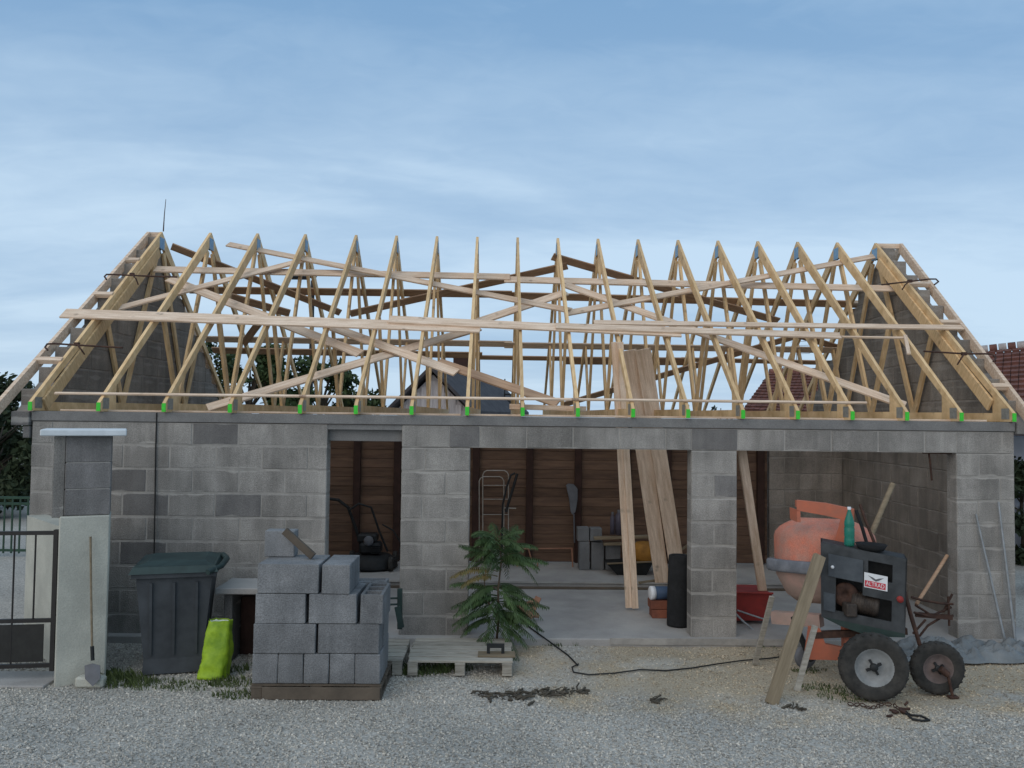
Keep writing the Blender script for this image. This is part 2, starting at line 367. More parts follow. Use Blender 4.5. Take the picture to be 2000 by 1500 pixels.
# ------------------------------------------------------------------ ground
GZ = -.08
def gh(x, y):
    if 4.5 < y < 9.3 and -6.5 < x < 7.5:
        w = min(1, (9.3-y)/.6, (y-4.5)/1.0, (x+6.5)/1.0, (7.5-x)/1.0)
        return GZ + w*.018*noise.noise(Vector((x*1.1, y*1.3, 0))) + w*.006*noise.noise(Vector((x*5, y*5, 3)))
    return GZ
xs = sorted(set([-400,-150,-60,-30,-15,-9] + list(np.round(np.arange(-7, 8.01, .12), 3)) + [9,15,30,60,150,400]))
ys = sorted(set([-30,-10,0,3] + list(np.round(np.arange(4, 9.61, .12), 3)) + [11,14,20,30,60,150,500]))
vs = [(x, y, gh(x, y)) for y in ys for x in xs]; nx = len(xs)
fs = [(j*nx+i, j*nx+i+1, (j+1)*nx+i+1, (j+1)*nx+i) for j in range(len(ys)-1) for i in range(nx-1)]
g = MB(); g.add(vs, fs, True); ob = g.build('ground', M['ground'], origin=(0,0,0)); tag(ob, kind='structure')
# loose gravel stones (uncountable)
def stones(name, n, region, r0, r1, material, seed):
    r = np.random.default_rng(seed)
    base = np.array([(1,0,0),(-1,0,0),(0,1,0),(0,-1,0),(0,0,1),(0,0,-1)], float)
    tri = np.array([(0,2,4),(2,1,4),(1,3,4),(3,0,4),(2,0,5),(1,2,5),(3,1,5),(0,3,5)])
    P = region(r, n); n = len(P)
    S = r.uniform(r0, r1, (n,1,1))*r.uniform(.65, 1.25, (n,1,3)); S[:,:,2] *= .7
    V = base[None]*S + r.normal(0, 1, (n,6,3))*S*.16
    a = r.uniform(0, 6.28, n); c, s = np.cos(a)[:,None], np.sin(a)[:,None]
    X = V[:,:,0]*c - V[:,:,1]*s; Y = V[:,:,0]*s + V[:,:,1]*c
    V = np.stack([X, Y, V[:,:,2]], 2) + P[:,None,:]
    T = tri[None] + (np.arange(n)*6)[:,None,None]
    me = bpy.data.meshes.new(name); me.from_pydata(V.reshape(-1,3).tolist(), [], T.reshape(-1,3).tolist()); me.materials.append(material); me.update()
    ob = bpy.data.objects.new(name, me); COL.objects.link(ob); tag(ob, kind='stuff'); return ob
def reg_main(r, n):
    y = r.uniform(5.2, 9.0, n); x = r.uniform(-1, 1, n)*(y*.70+.3)
    keep = r.uniform(0, 1, n) < np.where(((x-3.2)/3.4)**2 + ((y-8.4)/1.3)**2 < 1, .35, 1.0)
    keep &= ~((y > 8.88) & (x > -5.1) & (x < 5.8))
    x, y = x[keep], y[keep]
    z = np.array([gh(a, b) for a, b in zip(x, y)])
    return np.stack([x, y, z+.002], 1)
stones('gravel', 60000, reg_main, .006, .018, M['pebbles'], 3)

# ------------------------------------------------------------------ garage shell
WY0, WY1 = 9.0, 9.2
XL, XR = -5.045, 5.745
garage = thing('garage', (0, 9.0, 0), 'unfinished grey concrete block garage with one doorway and two wide openings under open roof trusses', 'garage')
garage['_o'] = (0, 9.0, 0)
def part_root(name, parent):
    pass
block_cache = {}
def block(parent, size, c, m, name='block'):
    """one block, shared mesh for alike sizes"""
    key = (round(size[0],2), round(size[1],2), round(size[2],2), m.name)
    if key not in block_cache:
        h = [k/2 for k in key[:3]]
        block_cache[key] = MB().cbox([-k for k in h], h, .007).mesh('block', m)
    ob = bpy.data.objects.new(name, block_cache[key]); COL.objects.link(ob); ob.parent = parent
    o = Vector(parent['_o']); ob.location = Vector(c)-o
    ob.rotation_euler = (random.uniform(-.003,.003), random.uniform(-.004,.004), random.uniform(-.005,.005))
    return ob
DOOR, OP1, OP2 = (-1.845,-1.036), (-.283,2.144), (2.654,5.09)
courses = []
zt = 2.03
zb = zt
while zb > .0: courses.append((zb-.26, zb)); zb -= .26
mo = MB()
solid = [(XL,DOOR[0]), (DOOR[1],OP1[0]), (OP1[1],OP2[0]), (OP2[1],XR)]
for a, b_ in solid: mo.box((a+.006, WY0+.004, -.25), (b_-.006, WY1, 2.03))
mo.box((XL+.006, WY0+.004, 2.03), (DOOR[0]-.006, WY1, 2.27)); mo.box((DOOR[1]+.006, WY0+.004, 2.035), (XR-.006, WY1, 2.27))
front_wall = mo.build('front_wall', M['mortar'], garage)
def lay(parent, xa, xb, z0, z1, phase, m, L=.5, ydark=()):
    cuts = [xa]; x = xa + (L if phase == 0 else L*.5) + random.uniform(-.02,.02)
    while x < xb-.12: cuts.append(x); x += L
    cuts.append(xb)
    for p, q in zip(cuts[:-1], cuts[1:]):
        j = .007
        c = ((p+q)/2, WY0+.1+random.uniform(-.0025,.0025), (z0+z1)/2)
        mm = M['block_dark'] if any(p <= dx < q and z0 <= dz < z1 for dx, dz in ydark) else m
        block(parent, (q-p-j, .2, z1-z0-.020), c, mm)
darks = [(-3.1,2.15),(-.50,2.15),(2.25,2.15),(2.4,1.64),(-4.1,1.64),(-3.6,1.38),(-2.75,1.38),(-3.9,.9)]
for k, (z0, z1) in enumerate(courses):
    for i, (a, b_) in enumerate(solid): lay(front_wall, a, b_, z0, z1, (k+i) % 2, M['block'], ydark=darks)
lay(front_wall, XL, DOOR[0], 2.03, 2.275, 1, M['block'], ydark=darks)
lay(front_wall, DOOR[1], OP1[0]+.1, 2.03, 2.275, 0, M['block'], ydark=darks)
lin = MB(); lin.box((OP1[0]+.1, WY0+.012, 2.034), (XR, WY0+.03, 2.05)); 
lay(front_wall, OP1[0]+.1, OP1[1], 2.03, 2.275, 0, M['block'], L=.51, ydark=darks)
lay(front_wall, OP1[1], OP2[1], 2.03, 2.275, 0, M['block'], L=.52, ydark=darks)
lay(front_wall, OP2[1], XR, 2.03, 2.275, 0, M['block'], ydark=darks)
rb = MB(); rb.cbox((XL-.005, WY0-.012, 2.276), (XR+.005, WY1+.01, 2.38), .006)
rb.build('ring_beam', M['beam'], garage)
dl = MB(); dl.cbox((DOOR[0]-.02, WY0+.09, 2.09), (DOOR[1]+.02, WY1+.004, 2.27), .004); dl.box((DOOR[0]-.004, WY0+.012, 2.218), (DOOR[1]+.004, WY0+.09, 2.272))
dl.build('door_lintel', M['beam'], garage)
# corner posts / corbels under the gables
cb = MB(); cb.cbox((-5.25, 8.96, 2.225), (XL-.012, 9.3, 2.375), .006); cb.cbox((-5.13, 8.98, 2.09), (XL-.012, 9.3, 2.218), .006); cb.build('corbel', M['block_dark'], garage)
cb = MB(); cb.cbox((XR+.012, 8.96, 2.25), (5.93, 9.3, 2.375), .006); cb.build('corbel', M['beam'], garage)
# gable walls (inner faces show above the eaves and in the right bay)
YB, YR = 13.05, 15.0
def gable(x0, x1, lx0, lx1, lower, name):
    mb = MB()
    prof = [(9.0, 2.38), (YR, 2.38), (YR, 2.6), (YA, ZA-.20), (9.0, ZE+.07*SL-.20)]
    q = [(x0+.006, y, z) for y, z in prof]
    mb.prism(q, (x1-x0-.012, 0, 0))
    mb.box((lx0+.006, 9.202, -.2), (lx1-.006, YR, 2.38))
    w = mb.build(name, M['mortar_gable'], garage)
    z = 2.38; k = 0
    while z < ZA-.30:
        h = .25; zm = z+h*.45
        # rake position at this height
        ya = YE + (zm + .15 - ZE)/SL; yb = 2*YA - ya
        ya = max(ya, 9.0); yb = min(yb, YR)
        y = ya; first = True
        while y < yb-.1:
            L = .5 if not (first and k % 2) else .28
            first = False; e_ = min(y+L, yb)
            block(w, (x1-x0+random.uniform(-.002,.002), e_-y-.012, h-.01), ((x0+x1)/2, (y+e_)/2, z+h/2), M['block_gable'])
            y = e_
        z += .26; k += 1
    if lower:
        for kk, (z0, z1) in enumerate(courses + [(2.03, 2.29)]):
            y = 9.21 + (.25 if kk % 2 else .0)
            if kk % 2: block(w, (.2, .238, z1-z0-.012), ((lx0+lx1)/2, 9.33, (z0+z1)/2), M['block_gable'])
            while y < YB-.05:
                e_ = min(y+.5, YB+.1)
                block(w, (.2, e_-y-.012, z1-z0-.012), ((lx0+lx1)/2, (y+e_)/2, (z0+z1)/2), M['block_gable']); y = e_
    return w
gable(-5.25, -5.06, XL, -4.845, False, 'gable_wall')
gable(5.76, 5.95, 5.545, XR, True, 'gable_wall')
# grey block length of the back wall, right of the old boarded part
bw = MB(); bw.box((4.37, YB+.006, -.2), (5.54, YB+.2, 2.28)); bw = bw.build('back_wall', M['mortar_gable'], garage)
for kk, (z0, z1) in enumerate(courses + [(2.03, 2.29)]):
    x = 4.36 - (.25 if kk % 2 else 0)
    while x < 5.5:
        a, b_ = max(x, 4.36), min(x+.5, 5.54)
        if b_-a > .05: block(bw, (b_-a-.012, .2, z1-z0-.012), ((a+b_)/2, YB+.1, (z0+z1)/2), M['block_gable'])
        x += .5
s = MB(); s.cbox((XL-.0, 8.90, -.14), (6.1, 11.42, 0.0), .01); s.build('floor_slab', M['slab'], garage)
s = MB(); s.cbox((-4.83, 11.424, -.1), (5.54, YB+.0, .075), .012); s.build('raised_floor', M['slab'], garage)
s = MB(); s.cbox((-4.83, 11.385, .001), (5.54, 11.41, .035), .003); s.build('step_board', M['wood_dark'], garage)
s = MB(); s.cbox((-4.83, 11.40, .0765), (5.54, 11.50, .088), .003); s.build('step_edge', M['mortar'], garage)
s = MB(); s.cbox((1.25, 8.885, -.06), (3.3, 8.899, .012), .003); s.build('edge_strip', M['mortar'], garage)
# the old brown boarded wall at the back of the bays
tw = thing('timber_wall', (0, YB, .07), 'dark brown timber wall of horizontal boards with upright posts across the back of the garage', 'wall')
z = .078; k = 0
while z < 2.25:
    x = -4.84
    mb = MB(); off = random.uniform(-.006,.006)
    mb.cbox((x, YB+.02+off, z), (4.34, YB+.06+off, z+.143), .004); mb.build('board', M['boards_brown'], tw)
    z += .146; k += 1
MB().box((-4.84, YB+.07, .078), (4.34, YB+.10, 2.28)).build('backing', M['post_brown'], tw)
for u in (560, 697, 776, 930, 1035, 1130, 1226, 1305, 1487):
    p = at(u, 900, YB-.07); mb = MB(); mb.cbox((p.x-.055, YB-.07, .078), (p.x+.055, YB+.012, 2.24), .006); mb.build('post', M['post_brown'], tw)

# ------------------------------------------------------------------ roof trusses
XT = [-5.03, -4.30, -3.60, -2.89, -2.135] + [-2.135+.604*i for i in range(1, 14)]
XT[17] = 5.70
TB = 2.384
def rel(y, z): return (y-YE, z-TB)
tr0 = thing('roof_truss', (0, 0, 0), 'x', 'truss', 'roof trusses standing in a row across the garage'); tr0['_o'] = (0,0,0)
H = .019; DEP = .145
ap_y, ap_z = YA-YE, ZA-TB; h0 = .100
nrm = Vector((0, -SL, 1)).normalized()
def rafter(sign):
    f = (lambda y: y) if sign > 0 else (lambda y: 2*ap_y-y)
    cz = DEP/math.cos(math.atan(SL))
    ends = [(0, h0), (ap_y-.001, ap_z), (ap_y-.001, ap_z-cz), ((cz-h0+.0)/SL*1.0+.0, .001)]
    pts = [(0, .012)] + [(0, h0)] + [(ap_y-.001, ap_z), (ap_y-.001, ap_z-cz), ((cz-h0)/SL, .101)]
    q = [(-H, f(y), z) for y, z in pts]
    return MB().prism(q, (2*H, 0, 0))
rafter(1).build('rafter', M['truss'], tr0); rafter(-1).build('rafter', M['truss'], tr0)
MB().box((-H+.001, .14, .0), (H-.001, 2*ap_y-.14, .100)).build('bottom_chord', M['truss'], tr0)
def web(y0, z0, y1, z1, w=.085): return MB().beam((0,y0,z0), (0,y1,z1), w, 2*H-.004, side=(0,1,0))
third = 2*ap_y/3
for sg in (1, -1):
    g_ = (lambda y: y) if sg > 0 else (lambda y: 2*ap_y-y)
    web(g_(ap_y-.10), ap_z-.30, g_(third), .09).build('web', M['truss'], tr0)
    web(g_(third-.02), .09, g_(ap_y*.5), h0+SL*ap_y*.5-.15).build('web', M['truss'], tr0)
hb = MB(); hb.prism([(-H-.001, .02, .002), (-H-.001, .02, .095), (-H-.001, .36, .30), (-H-.001, .36, .002)], (2*H+.002, 0, 0)); hb.build('heel_block', M['truss'], tr0)
pl = MB()
for sx in (-1, 1): pl.box((sx*(H+.0045)-.0012, .05, .03), (sx*(H+.0045)+.0012, .19, .15))
pl.build('nail_plate', M['plate'], tr0)
pl = MB()
for sx in (-1, 1): pl.box((sx*(H+.0025)-.0012, ap_y-.085, ap_z-.26), (sx*(H+.0025)+.0012, ap_y+.085, ap_z-.09))
pl.build('nail_plate', M['blue_plate'], tr0)['label'] = 'blue tinted apex plate'
MB().box((-H-.002, -.008, .004), (H+.002, -.0005, .097)).build('end_mark', M['green_mark'], tr0)
ordn = ['first','second','third','fourth','fifth','sixth','seventh','eighth','ninth']
for i, x in enumerate(XT):
    t = tr0 if i == 0 else copy_tree(tr0)
    t.location = (x, YE, TB); 
    if i == 0: lab = 'leftmost pale wooden roof truss, close beside the left gable wall'
    elif i == 17: lab = 'rightmost pale wooden roof truss, close beside the right gable wall'
    elif i < 9: lab = f'pale wooden roof truss with green painted end, {ordn[i]} from the left gable'
    else: lab = f'pale wooden roof truss with green painted end, {ordn[17-i]} from the right gable'
    t['label'] = lab

# boards nailed across the roof ------------------------------------------------
NF = Vector((0, -SL, 1)).normalized(); NR = Vector((0, SL, 1)).normalized()
def board(label, p0, p1, w, t, m, normal, name='roof_board', cat='board', group=None):
    p0, p1 = Vector(p0), Vector(p1); L = (p1-p0).length; d = (p1-p0).normalized()
    n = (normal-d*normal.dot(d)).normalized(); b_ = n.cross(d)
    ob = bpy.data.objects.new(name, MB().cbox((-L/2,-w/2,-t/2), (L/2,w/2,t/2), .003).mesh(name, m)); COL.objects.link(ob)
    ob.matrix_world = Matrix.Translation((p0+p1)/2) @ Matrix((d, b_, n)).transposed().to_4x4()
    return tag(ob, label, cat, group)
OV, UN = .022, -.215
lay_k = [0]
def fb(label, a, b_, w=.10, m='wood', over=False, t=.025, extra=0):
    off = (OV + .0) if over else (UN - .034*0)
    w *= 1.0 if over else 1.4
    off += extra
    return board(label, slope(*a, off), slope(*b_, off), w, t, M[m], NF)
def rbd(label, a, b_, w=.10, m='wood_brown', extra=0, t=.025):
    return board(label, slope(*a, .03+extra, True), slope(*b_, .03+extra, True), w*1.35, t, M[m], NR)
# laid over the front rafters
fb('long pale board across the front slope, left end overhanging the left gable', (123,612), (938,641), .20, over=True)
fb('pale board across the middle of the front slope, right end square cut', (760,624), (1330,651), .16, over=True, extra=.030)
fb('pale board over the front rafters, right of the middle', (1085,637), (1641,656), .125, over=True, extra=.060)
fb('narrow pale board across the front slope reaching the right gable', (1160,630), (1880,640), .095, over=True)
fb('short thin batten on the right part of the front slope', (1643,658), (1772,660), .025, over=True)
fb('short upright scrap of board on the second last rafter', (1768,655), (1775,692), .04, over=True, extra=.03)
# under the front rafters
fb('pale diagonal brace sticking out left of the third truss near the ridge', (445,477), (1116,607), .085)
fb('pale diagonal brace rising from the left gable foot to the ridge', (228,603), (597,507), .085, extra=-.03)
fb('pale diagonal brace falling right from the left gable', (330,545), (704,691), .105, extra=-.06)
fb('pale brace falling from the long board towards the middle of the eave', (640,636), (892,728), .10, 'wood', extra=-.03)
fb('lower brown brace ending at the middle of the eave', (856,707), (1090,788), .10, 'wood_brown', extra=-.06)
fb('long pale brace rising from the left eave to the long board', (405,797), (936,640), .10, extra=-.09)
fb('pale brace between the long board and the tenth truss', (935,628), (1106,571), .10, extra=-.03)
fb('pale diagonal brace falling right from the tenth truss to the right gable foot', (1103,556), (1768,792), .10, extra=-.06)
fb('pale diagonal brace rising right to the last truss', (1106,612), (1728,497), .085, extra=0)
fb('upper horizontal pale board left of the ridge middle', (303,526), (996,541), .115, extra=-.125, m='wood')
fb('upper horizontal pale board right of the ridge middle', (985,546), (1745,564), .115, extra=-.155, m='wood')
# rear slope
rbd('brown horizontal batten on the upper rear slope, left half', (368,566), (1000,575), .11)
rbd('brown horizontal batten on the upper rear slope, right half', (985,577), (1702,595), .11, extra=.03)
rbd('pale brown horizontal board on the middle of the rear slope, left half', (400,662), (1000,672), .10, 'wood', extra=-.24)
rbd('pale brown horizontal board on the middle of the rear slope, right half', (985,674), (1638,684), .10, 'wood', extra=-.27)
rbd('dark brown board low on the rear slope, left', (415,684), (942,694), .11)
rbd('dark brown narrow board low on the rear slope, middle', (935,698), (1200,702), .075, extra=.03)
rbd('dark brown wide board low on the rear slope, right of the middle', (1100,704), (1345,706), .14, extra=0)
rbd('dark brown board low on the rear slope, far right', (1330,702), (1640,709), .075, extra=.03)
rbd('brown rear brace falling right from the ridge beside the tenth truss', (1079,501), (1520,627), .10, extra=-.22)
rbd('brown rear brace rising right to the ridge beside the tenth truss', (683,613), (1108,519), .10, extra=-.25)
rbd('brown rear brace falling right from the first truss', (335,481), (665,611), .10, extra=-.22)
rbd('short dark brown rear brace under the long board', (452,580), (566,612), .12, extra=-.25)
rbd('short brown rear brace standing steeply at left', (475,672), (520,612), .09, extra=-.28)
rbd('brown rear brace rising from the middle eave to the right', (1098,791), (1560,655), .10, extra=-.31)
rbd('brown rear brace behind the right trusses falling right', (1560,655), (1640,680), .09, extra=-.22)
# eave laths along the truss feet
for (ua, ub, v0, v1, lab) in ((110,600,793,799,'thin pale lath along the truss feet, left part'), (585,1130,799,806,'thin pale lath along the truss feet, middle part'), (1115,1690,806,813,'thin pale lath along the truss feet, right part')):
    p0 = at(ua, v0, 9.06); p1 = at(ub, v1, 9.06)
    p0.z = p1.z = 2.50+.105
    board(lab, (p0.x, 9.02, 2.372+.205), (p1.x, 9.02, 2.372+.205), .03, .022, M['wood'], Vector((0,-SL,1)), 'eave_lath', 'lath')
board('loose pale offcut lying over the truss feet in the middle', at(995,794,9.3), at(1145,799,9.3), .03, .06, M['wood'], Vector((0,0,1)), 'offcut_board')
for xa_, xb_, lab in ((-4.8,-.4,'flat pale wall plate under the truss feet, left half'),(-.35,5.5,'flat pale wall plate under the truss feet, right half')): board(lab, (xa_, 9.14, 2.3935), (xb_, 9.14, 2.3935), .08, .022, M['wood'], Vector((0,0,1)), 'wall_plate', 'board')
# gable ladders -----------------------------------------------------------------
def ladder(xe, xa, xt, sgn, label, looks):
    t = thing('barge_ladder', (xe, 8.7, 2.3), label, 'roof edge')
    off = .015; n = NF
    pe = Vector((xe - sgn*0.0 + (xe-xa)*.13, 8.42, ZE+(8.42-YE)*SL+off)); pa = Vector((xa, YA, ZA+off)); pr = Vector((2*xa-xe, 2*YA-8.5, ZE+(8.5-YE)*SL+off))
    dz = Vector((0,0,-.07))
    MB().beam(pe+dz, pa+dz, .12, .045, side=(0,-SL,1)).build('barge_rafter', M['wood'], t)
    MB().beam(pa+dz, pr+dz, .12, .045, side=(0,SL,1)).build('barge_rafter', M['wood'], t)
    MB().beam(pa+dz+Vector((0,0,.01)), Vector((xt, YA, ZA+off))+dz+Vector((0,0,.01)), .07, .04, side=(0,0,1)).build('ridge_lookout', M['wood'], t)
    for f in looks:
        pb = pe.lerp(pa, f)+dz; y = pb.y
        MB().beam(pb + Vector((0,0,.045)), Vector((xt-sgn*.02, pb.y, pb.z+.045)), .055, .07, side=(0,-SL,1)).build('lookout', M['wood'], t)
    for f in (.25, .6):
        pb = pa.lerp(pr, f)+dz
        MB().beam(pb, Vector((xt, pb.y, pb.z)), .07, .05, side=(0,SL,1)).build('lookout', M['wood'], t)
ladder(-5.36, -5.20, XT[0]-.02, -1, 'pale roof edge ladder overhanging the left gable', (.30,.615,.815))
ladder(5.86, 6.07, XT[17]+.02, 1, 'pale roof edge ladder overhanging the right gable', (.24,.53,.74))
# wide planks doubled on the end trusses
def flank(x, a, b_, label):
    board(label, (x, a, ZE+(a-YE)*SL-.205), (x, b_, ZE+(b_-YE)*SL-.205), .030, .15, M['truss'], Vector((0,-SL,1)), 'end_plank', 'board')
flank(-4.992, 9.15, 12.05, 'wide yellowish plank fixed under the first rafter at left')
flank(5.662, 9.3, 12.05, 'wide yellowish plank fixed under the last rafter at right')

# iron clamps on the gables ------------------------------------------------------
def clamp(pts, jaw, label, r=.011, n=1):
    o = Vector(pts[0]); t = thing('mason_clamp', o, label, 'clamp', 'rusty iron clamps hooked over the gable edges')
    MB().tube(pts, r, 8).build('bar', M['rust'], t)
    MB().tube(jaw, r*.9, 6).build('jaw', M['rust'], t)
    j = Vector(jaw[0]); MB().cbox(j-Vector((.03,.02,.02)), j+Vector((.03,.02,.02)), .004).build('slide', M['rust'], t)
def sl(u, v, o=.10): return slope(u, v, o)
def arcpts(u, v, cu, cv, n=6, a0=0, a1=180, o=.1, ru=9, rv=9):
    return [sl(cu+ru*math.cos(R_(a)), cv-rv*math.sin(R_(a)), o) for a in np.linspace(a0, a1, n)]
clamp([sl(208,546), sl(204,540), sl(208,536), sl(218,536), sl(260,538), sl(305,540), sl(346,541)], [sl(258,536), sl(266,545), sl(270,556,.0)], 'rusty iron clamp hooked over the upper left gable edge')
clamp([sl(93,684), sl(88,678), sl(92,672), sl(105,671), sl(150,674), sl(240,679)], [sl(150,672), sl(158,682), sl(165,692,.0)], 'rusty iron clamp hooked over the lower left gable edge')
clamp([sl(1825,556), sl(1833,550), sl(1828,545), sl(1815,545), sl(1775,550), sl(1722,556)], [sl(1777,549), sl(1768,556), sl(1762,566,.0)], 'rusty iron clamp hooked over the upper right gable edge')
clamp([sl(1940,706), sl(1945,699), sl(1938,692), sl(1925,691), sl(1885,691), sl(1804,686)], [sl(1883,691), sl(1876,702), sl(1870,712,.0)], 'rusty iron clamp hooked over the lower right gable edge')
p = at(1815, 884, 9.25)
t = thing('mason_clamp', p, 'dark iron clamp hanging under the lintel of the right opening', 'clamp', 'rusty iron clamps hooked over the gable edges')
MB().tube([at(1802,884,9.1), at(1865,885,9.1)], .012, 6).build('bar', M['rust'], t); MB().tube([at(1814,884,9.1), at(1817,905,9.1), at(1820,938,9.15)], .012, 6).build('jaw', M['rust'], t)
tag(MB().tube([at(319,452,12.25), at(321,420,12.25), at(324,389,12.25)], [.010,.007,.004], 6).build('antenna_rod', M['rust']), 'thin dark rod rising above the left end of the ridge', 'rod')
tag(MB().tube([at(306,806,8.985), at(304,880,8.985), at(303,960,8.985), at(301,1085,8.97)], .008, 6).build('hanging_cable', M['cable']), 'thin dark cable hanging down the front wall left of the doorway', 'cable')
# the loose laths crossing at the gable foot
# ------------------------------------------------------------------ planks standing in the openings
def plank_px(label, bot, top, Yb, Yt, w, t, m='wood', cat='plank'):
    p0 = at(*bot, Yb); p1 = at(*top, Yt)
    return board(label, p0, p1, w, t, M[m], Vector((0,-1,0)), 'plank', cat)
plank_px('narrow raw plank leaning through the roof, leftmost of the upright planks', (1228,1187), (1200,668), 10.22, 9.9, .078, .03)
plank_px('narrow raw plank leaning beside the leftmost upright plank', (1241,1188), (1211,668), 10.20, 9.86, .078, .03)
plank_px('wide raw plank leaning through the roof, left one of the wide pair', (1295,1145), (1228,684), 11.5, 10.6, .205, .03)
plank_px('wide raw plank leaning through the roof, right one of the wide pair', (1327,1137), (1255,682), 11.45, 10.55, .205, .03)
plank_px('yellowish raw plank leaning at the left side of the right opening', (1496,1200), (1446,862), 9.75, 9.28, .10, .04)

# black felt roll, bricks, blue sack
pr = onz(1324, 1222, 0)
t = thing('felt_roll', pr, 'tall black roll of roofing felt standing against the middle pier', 'felt roll')
MB().lathe(pr, (.03,.05,1), [(.0,0),(.125,.0),(.128,.02),(.130,.4),(.124,.78),(.118,.80),(.05,.80),(.045,.76),(.0,.76)], 20).build('roll', M['felt'], t)
MB().lathe(pr+Vector((.025,.04,.802)), (.03,.05,1), [(.095,0),(.10,.004),(.09,.006),(.085,.0)], 18).build('loose_edge', M['dark_metal'], t)
pg = onz(1352, 1205, 0); tag(MB().lathe((2.28, 9.55, 0), (0,0,1), [(0,0),(.10,0),(.11,.1),(.11,.5),(.09,.58),(0,.58)], 14).build('green_sack', M['lime']), 'lime green sack mostly hidden behind the black felt roll', 'sack')
pb = onz(1292, 1206, 0)
for i, (dx, dz, rz) in enumerate(((0,0,.05), (-.02,.105,-.04))):
    ob = MB().cbox((pb.x-.12+dx, pb.y-.05, dz), (pb.x+.18+dx, pb.y+.15, dz+.10), .006).build('clay_brick', M['terracotta'])
    tag(ob, ['lower red clay brick under the blue sack beside the felt roll','upper red clay brick under the blue sack beside the felt roll'][i], 'brick')
t = thing('blue_tin', (pb.x, pb.y, .21), 'blue container with a white end lying on the red bricks', 'container')
c0 = Vector((pb.x-.13, pb.y+.02, .285)); MB().lathe(c0, (1,.12,0), [(.0,.03),(.078,.03),(.078,.34),(0,.34)], 16).build('body', M['tin_blue'], t)
MB().lathe(c0-Vector((.0,0,0)), (1,.12,0), [(0,-.01),(.07,-.01),(.082,.0),(.082,.05),(.079,.05)], 16).build('lid', M['white'], t)

# ------------------------------------------------------------------ red wheelbarrow at the right opening
pw = onz(1474, 1228, 0)
t = thing('wheelbarrow', pw, 'red wheelbarrow tray with bent steel legs half hidden by the pier', 'wheelbarrow')
T = MB(); a = [at(1420,1158,9.5), at(1508,1160,9.5), at(1500,1212,9.55), at(1436,1212,9.55)]
T.prism(a, (0,.5,0)); T.build('tray', M['tub_red'], t)
MB().tube([at(1418,1157,9.48), at(1510,1159,9.48)], .012, 8).build('rim_tube', M['tub_red'], t)
MB().tube([at(1436,1198,9.38), at(1452,1214,9.36), at(1472,1231,9.34), at(1486,1232,9.34), at(1512,1228,9.4)], .012, 8).build('leg_frame', M['steel'], t)
MB().tube([at(1440,1192,9.45), at(1500,1212,9.45)], .010, 8).build('brace', M['steel'], t)
MB().lathe(Vector((pw.x-.25, 9.75, .16)), (1,0,0), [(.05,-.03),(.15,-.035),(.16,0),(.15,.035),(.05,.03),(.05,-.03)], 20).build('wheel', M['rubber'], t)

# ------------------------------------------------------------------ inside clutter (back of the middle bay)
def fl(u, v): return onz(u, v, .077)
t = thing('folding_frame', (at(970,1000,12.6).x, 12.6, .08), 'pale tubular folding bed frame standing upright against the brown wall', 'frame')
def rounded(u0, u1, v0, v1, Y, r=8):
    p = [at(u0, v1, Y), at(u0, v0+r, Y), at(u0+r*.35, v0+r*.35, Y), at(u0+r, v0, Y), at(u1-r, v0, Y), at(u1-r*.35, v0+r*.35, Y), at(u1, v0+r, Y), at(u1, v1, Y)]
    return p
MB().tube(rounded(943, 993, 919, 1104, 12.55), .008, 6).build('tube_frame', M['chrome'], t)
MB().tube(rounded(936, 984, 931, 1104, 12.75), .008, 6).build('tube_frame', M['chrome'], t)
for v in (948, 975, 1005): MB().tube([at(943,v,12.56), at(993,v,12.56)], .005, 6).build('cross_wire', M['chrome'], t)
t = thing('strimmer', (at(995,990,12.4).x, 12.4, .08), 'dark garden tool hanging beside the pale folding frame', 'garden tool')
MB().tube([at(1006,924,12.4), at(998,928,12.4), at(990,950,12.4), at(982,985,12.4), at(980,1080,12.4)], .016, 7).build('shaft', M['dark_metal'], t)
MB().tube([at(1010,925,12.42), at(1003,950,12.4), at(992,985,12.4), at(988,1000,12.4)], .022, 7).build('guard', M['dark_metal'], t)
MB().tube([at(985,992,12.42), at(1008,993,12.42)], .008, 6).build('handle', M['chrome'], t)
t = thing('hanging_guard', at(1118,975,12.95), 'grey rounded tool hanging on the brown wall in the middle opening', 'tool')
q = [at(1106,948,12.9), at(1110,945,12.9), at(1121,946,12.9), at(1128,955,12.9), at(1128,975,12.9), at(1124,1000,12.9), at(1118,1005,12.9), at(1115,1000,12.9), at(1112,975,12.9)]
MB().prism(q, (0,.06,0)).build('body', M['grey_plastic'], t); MB().tube([at(1121,1004,12.9), at(1122,1060,12.9)], .012, 6).build('handle', M['grey_plastic'], t)
t = thing('table_frame', (at(1062,1110,12.7).x, 12.7, .08), 'low pinkish tubular table frame in front of the brown wall', 'table')
MB().tube([at(1010,1072,12.7), at(1118,1071,12.7)], .012, 6).build('top_rail', M['scrap'], t)
for (ua, va, ub, vb) in ((1012,1072,1010,1112), (1032,1072,1046,1120), (1117,1071,1119,1116), (1050,1098,1050,1112)):
    MB().tube([at(ua,va,12.7), at(ub,vb,12.65)], .011, 6).build('leg', M['scrap'], t)
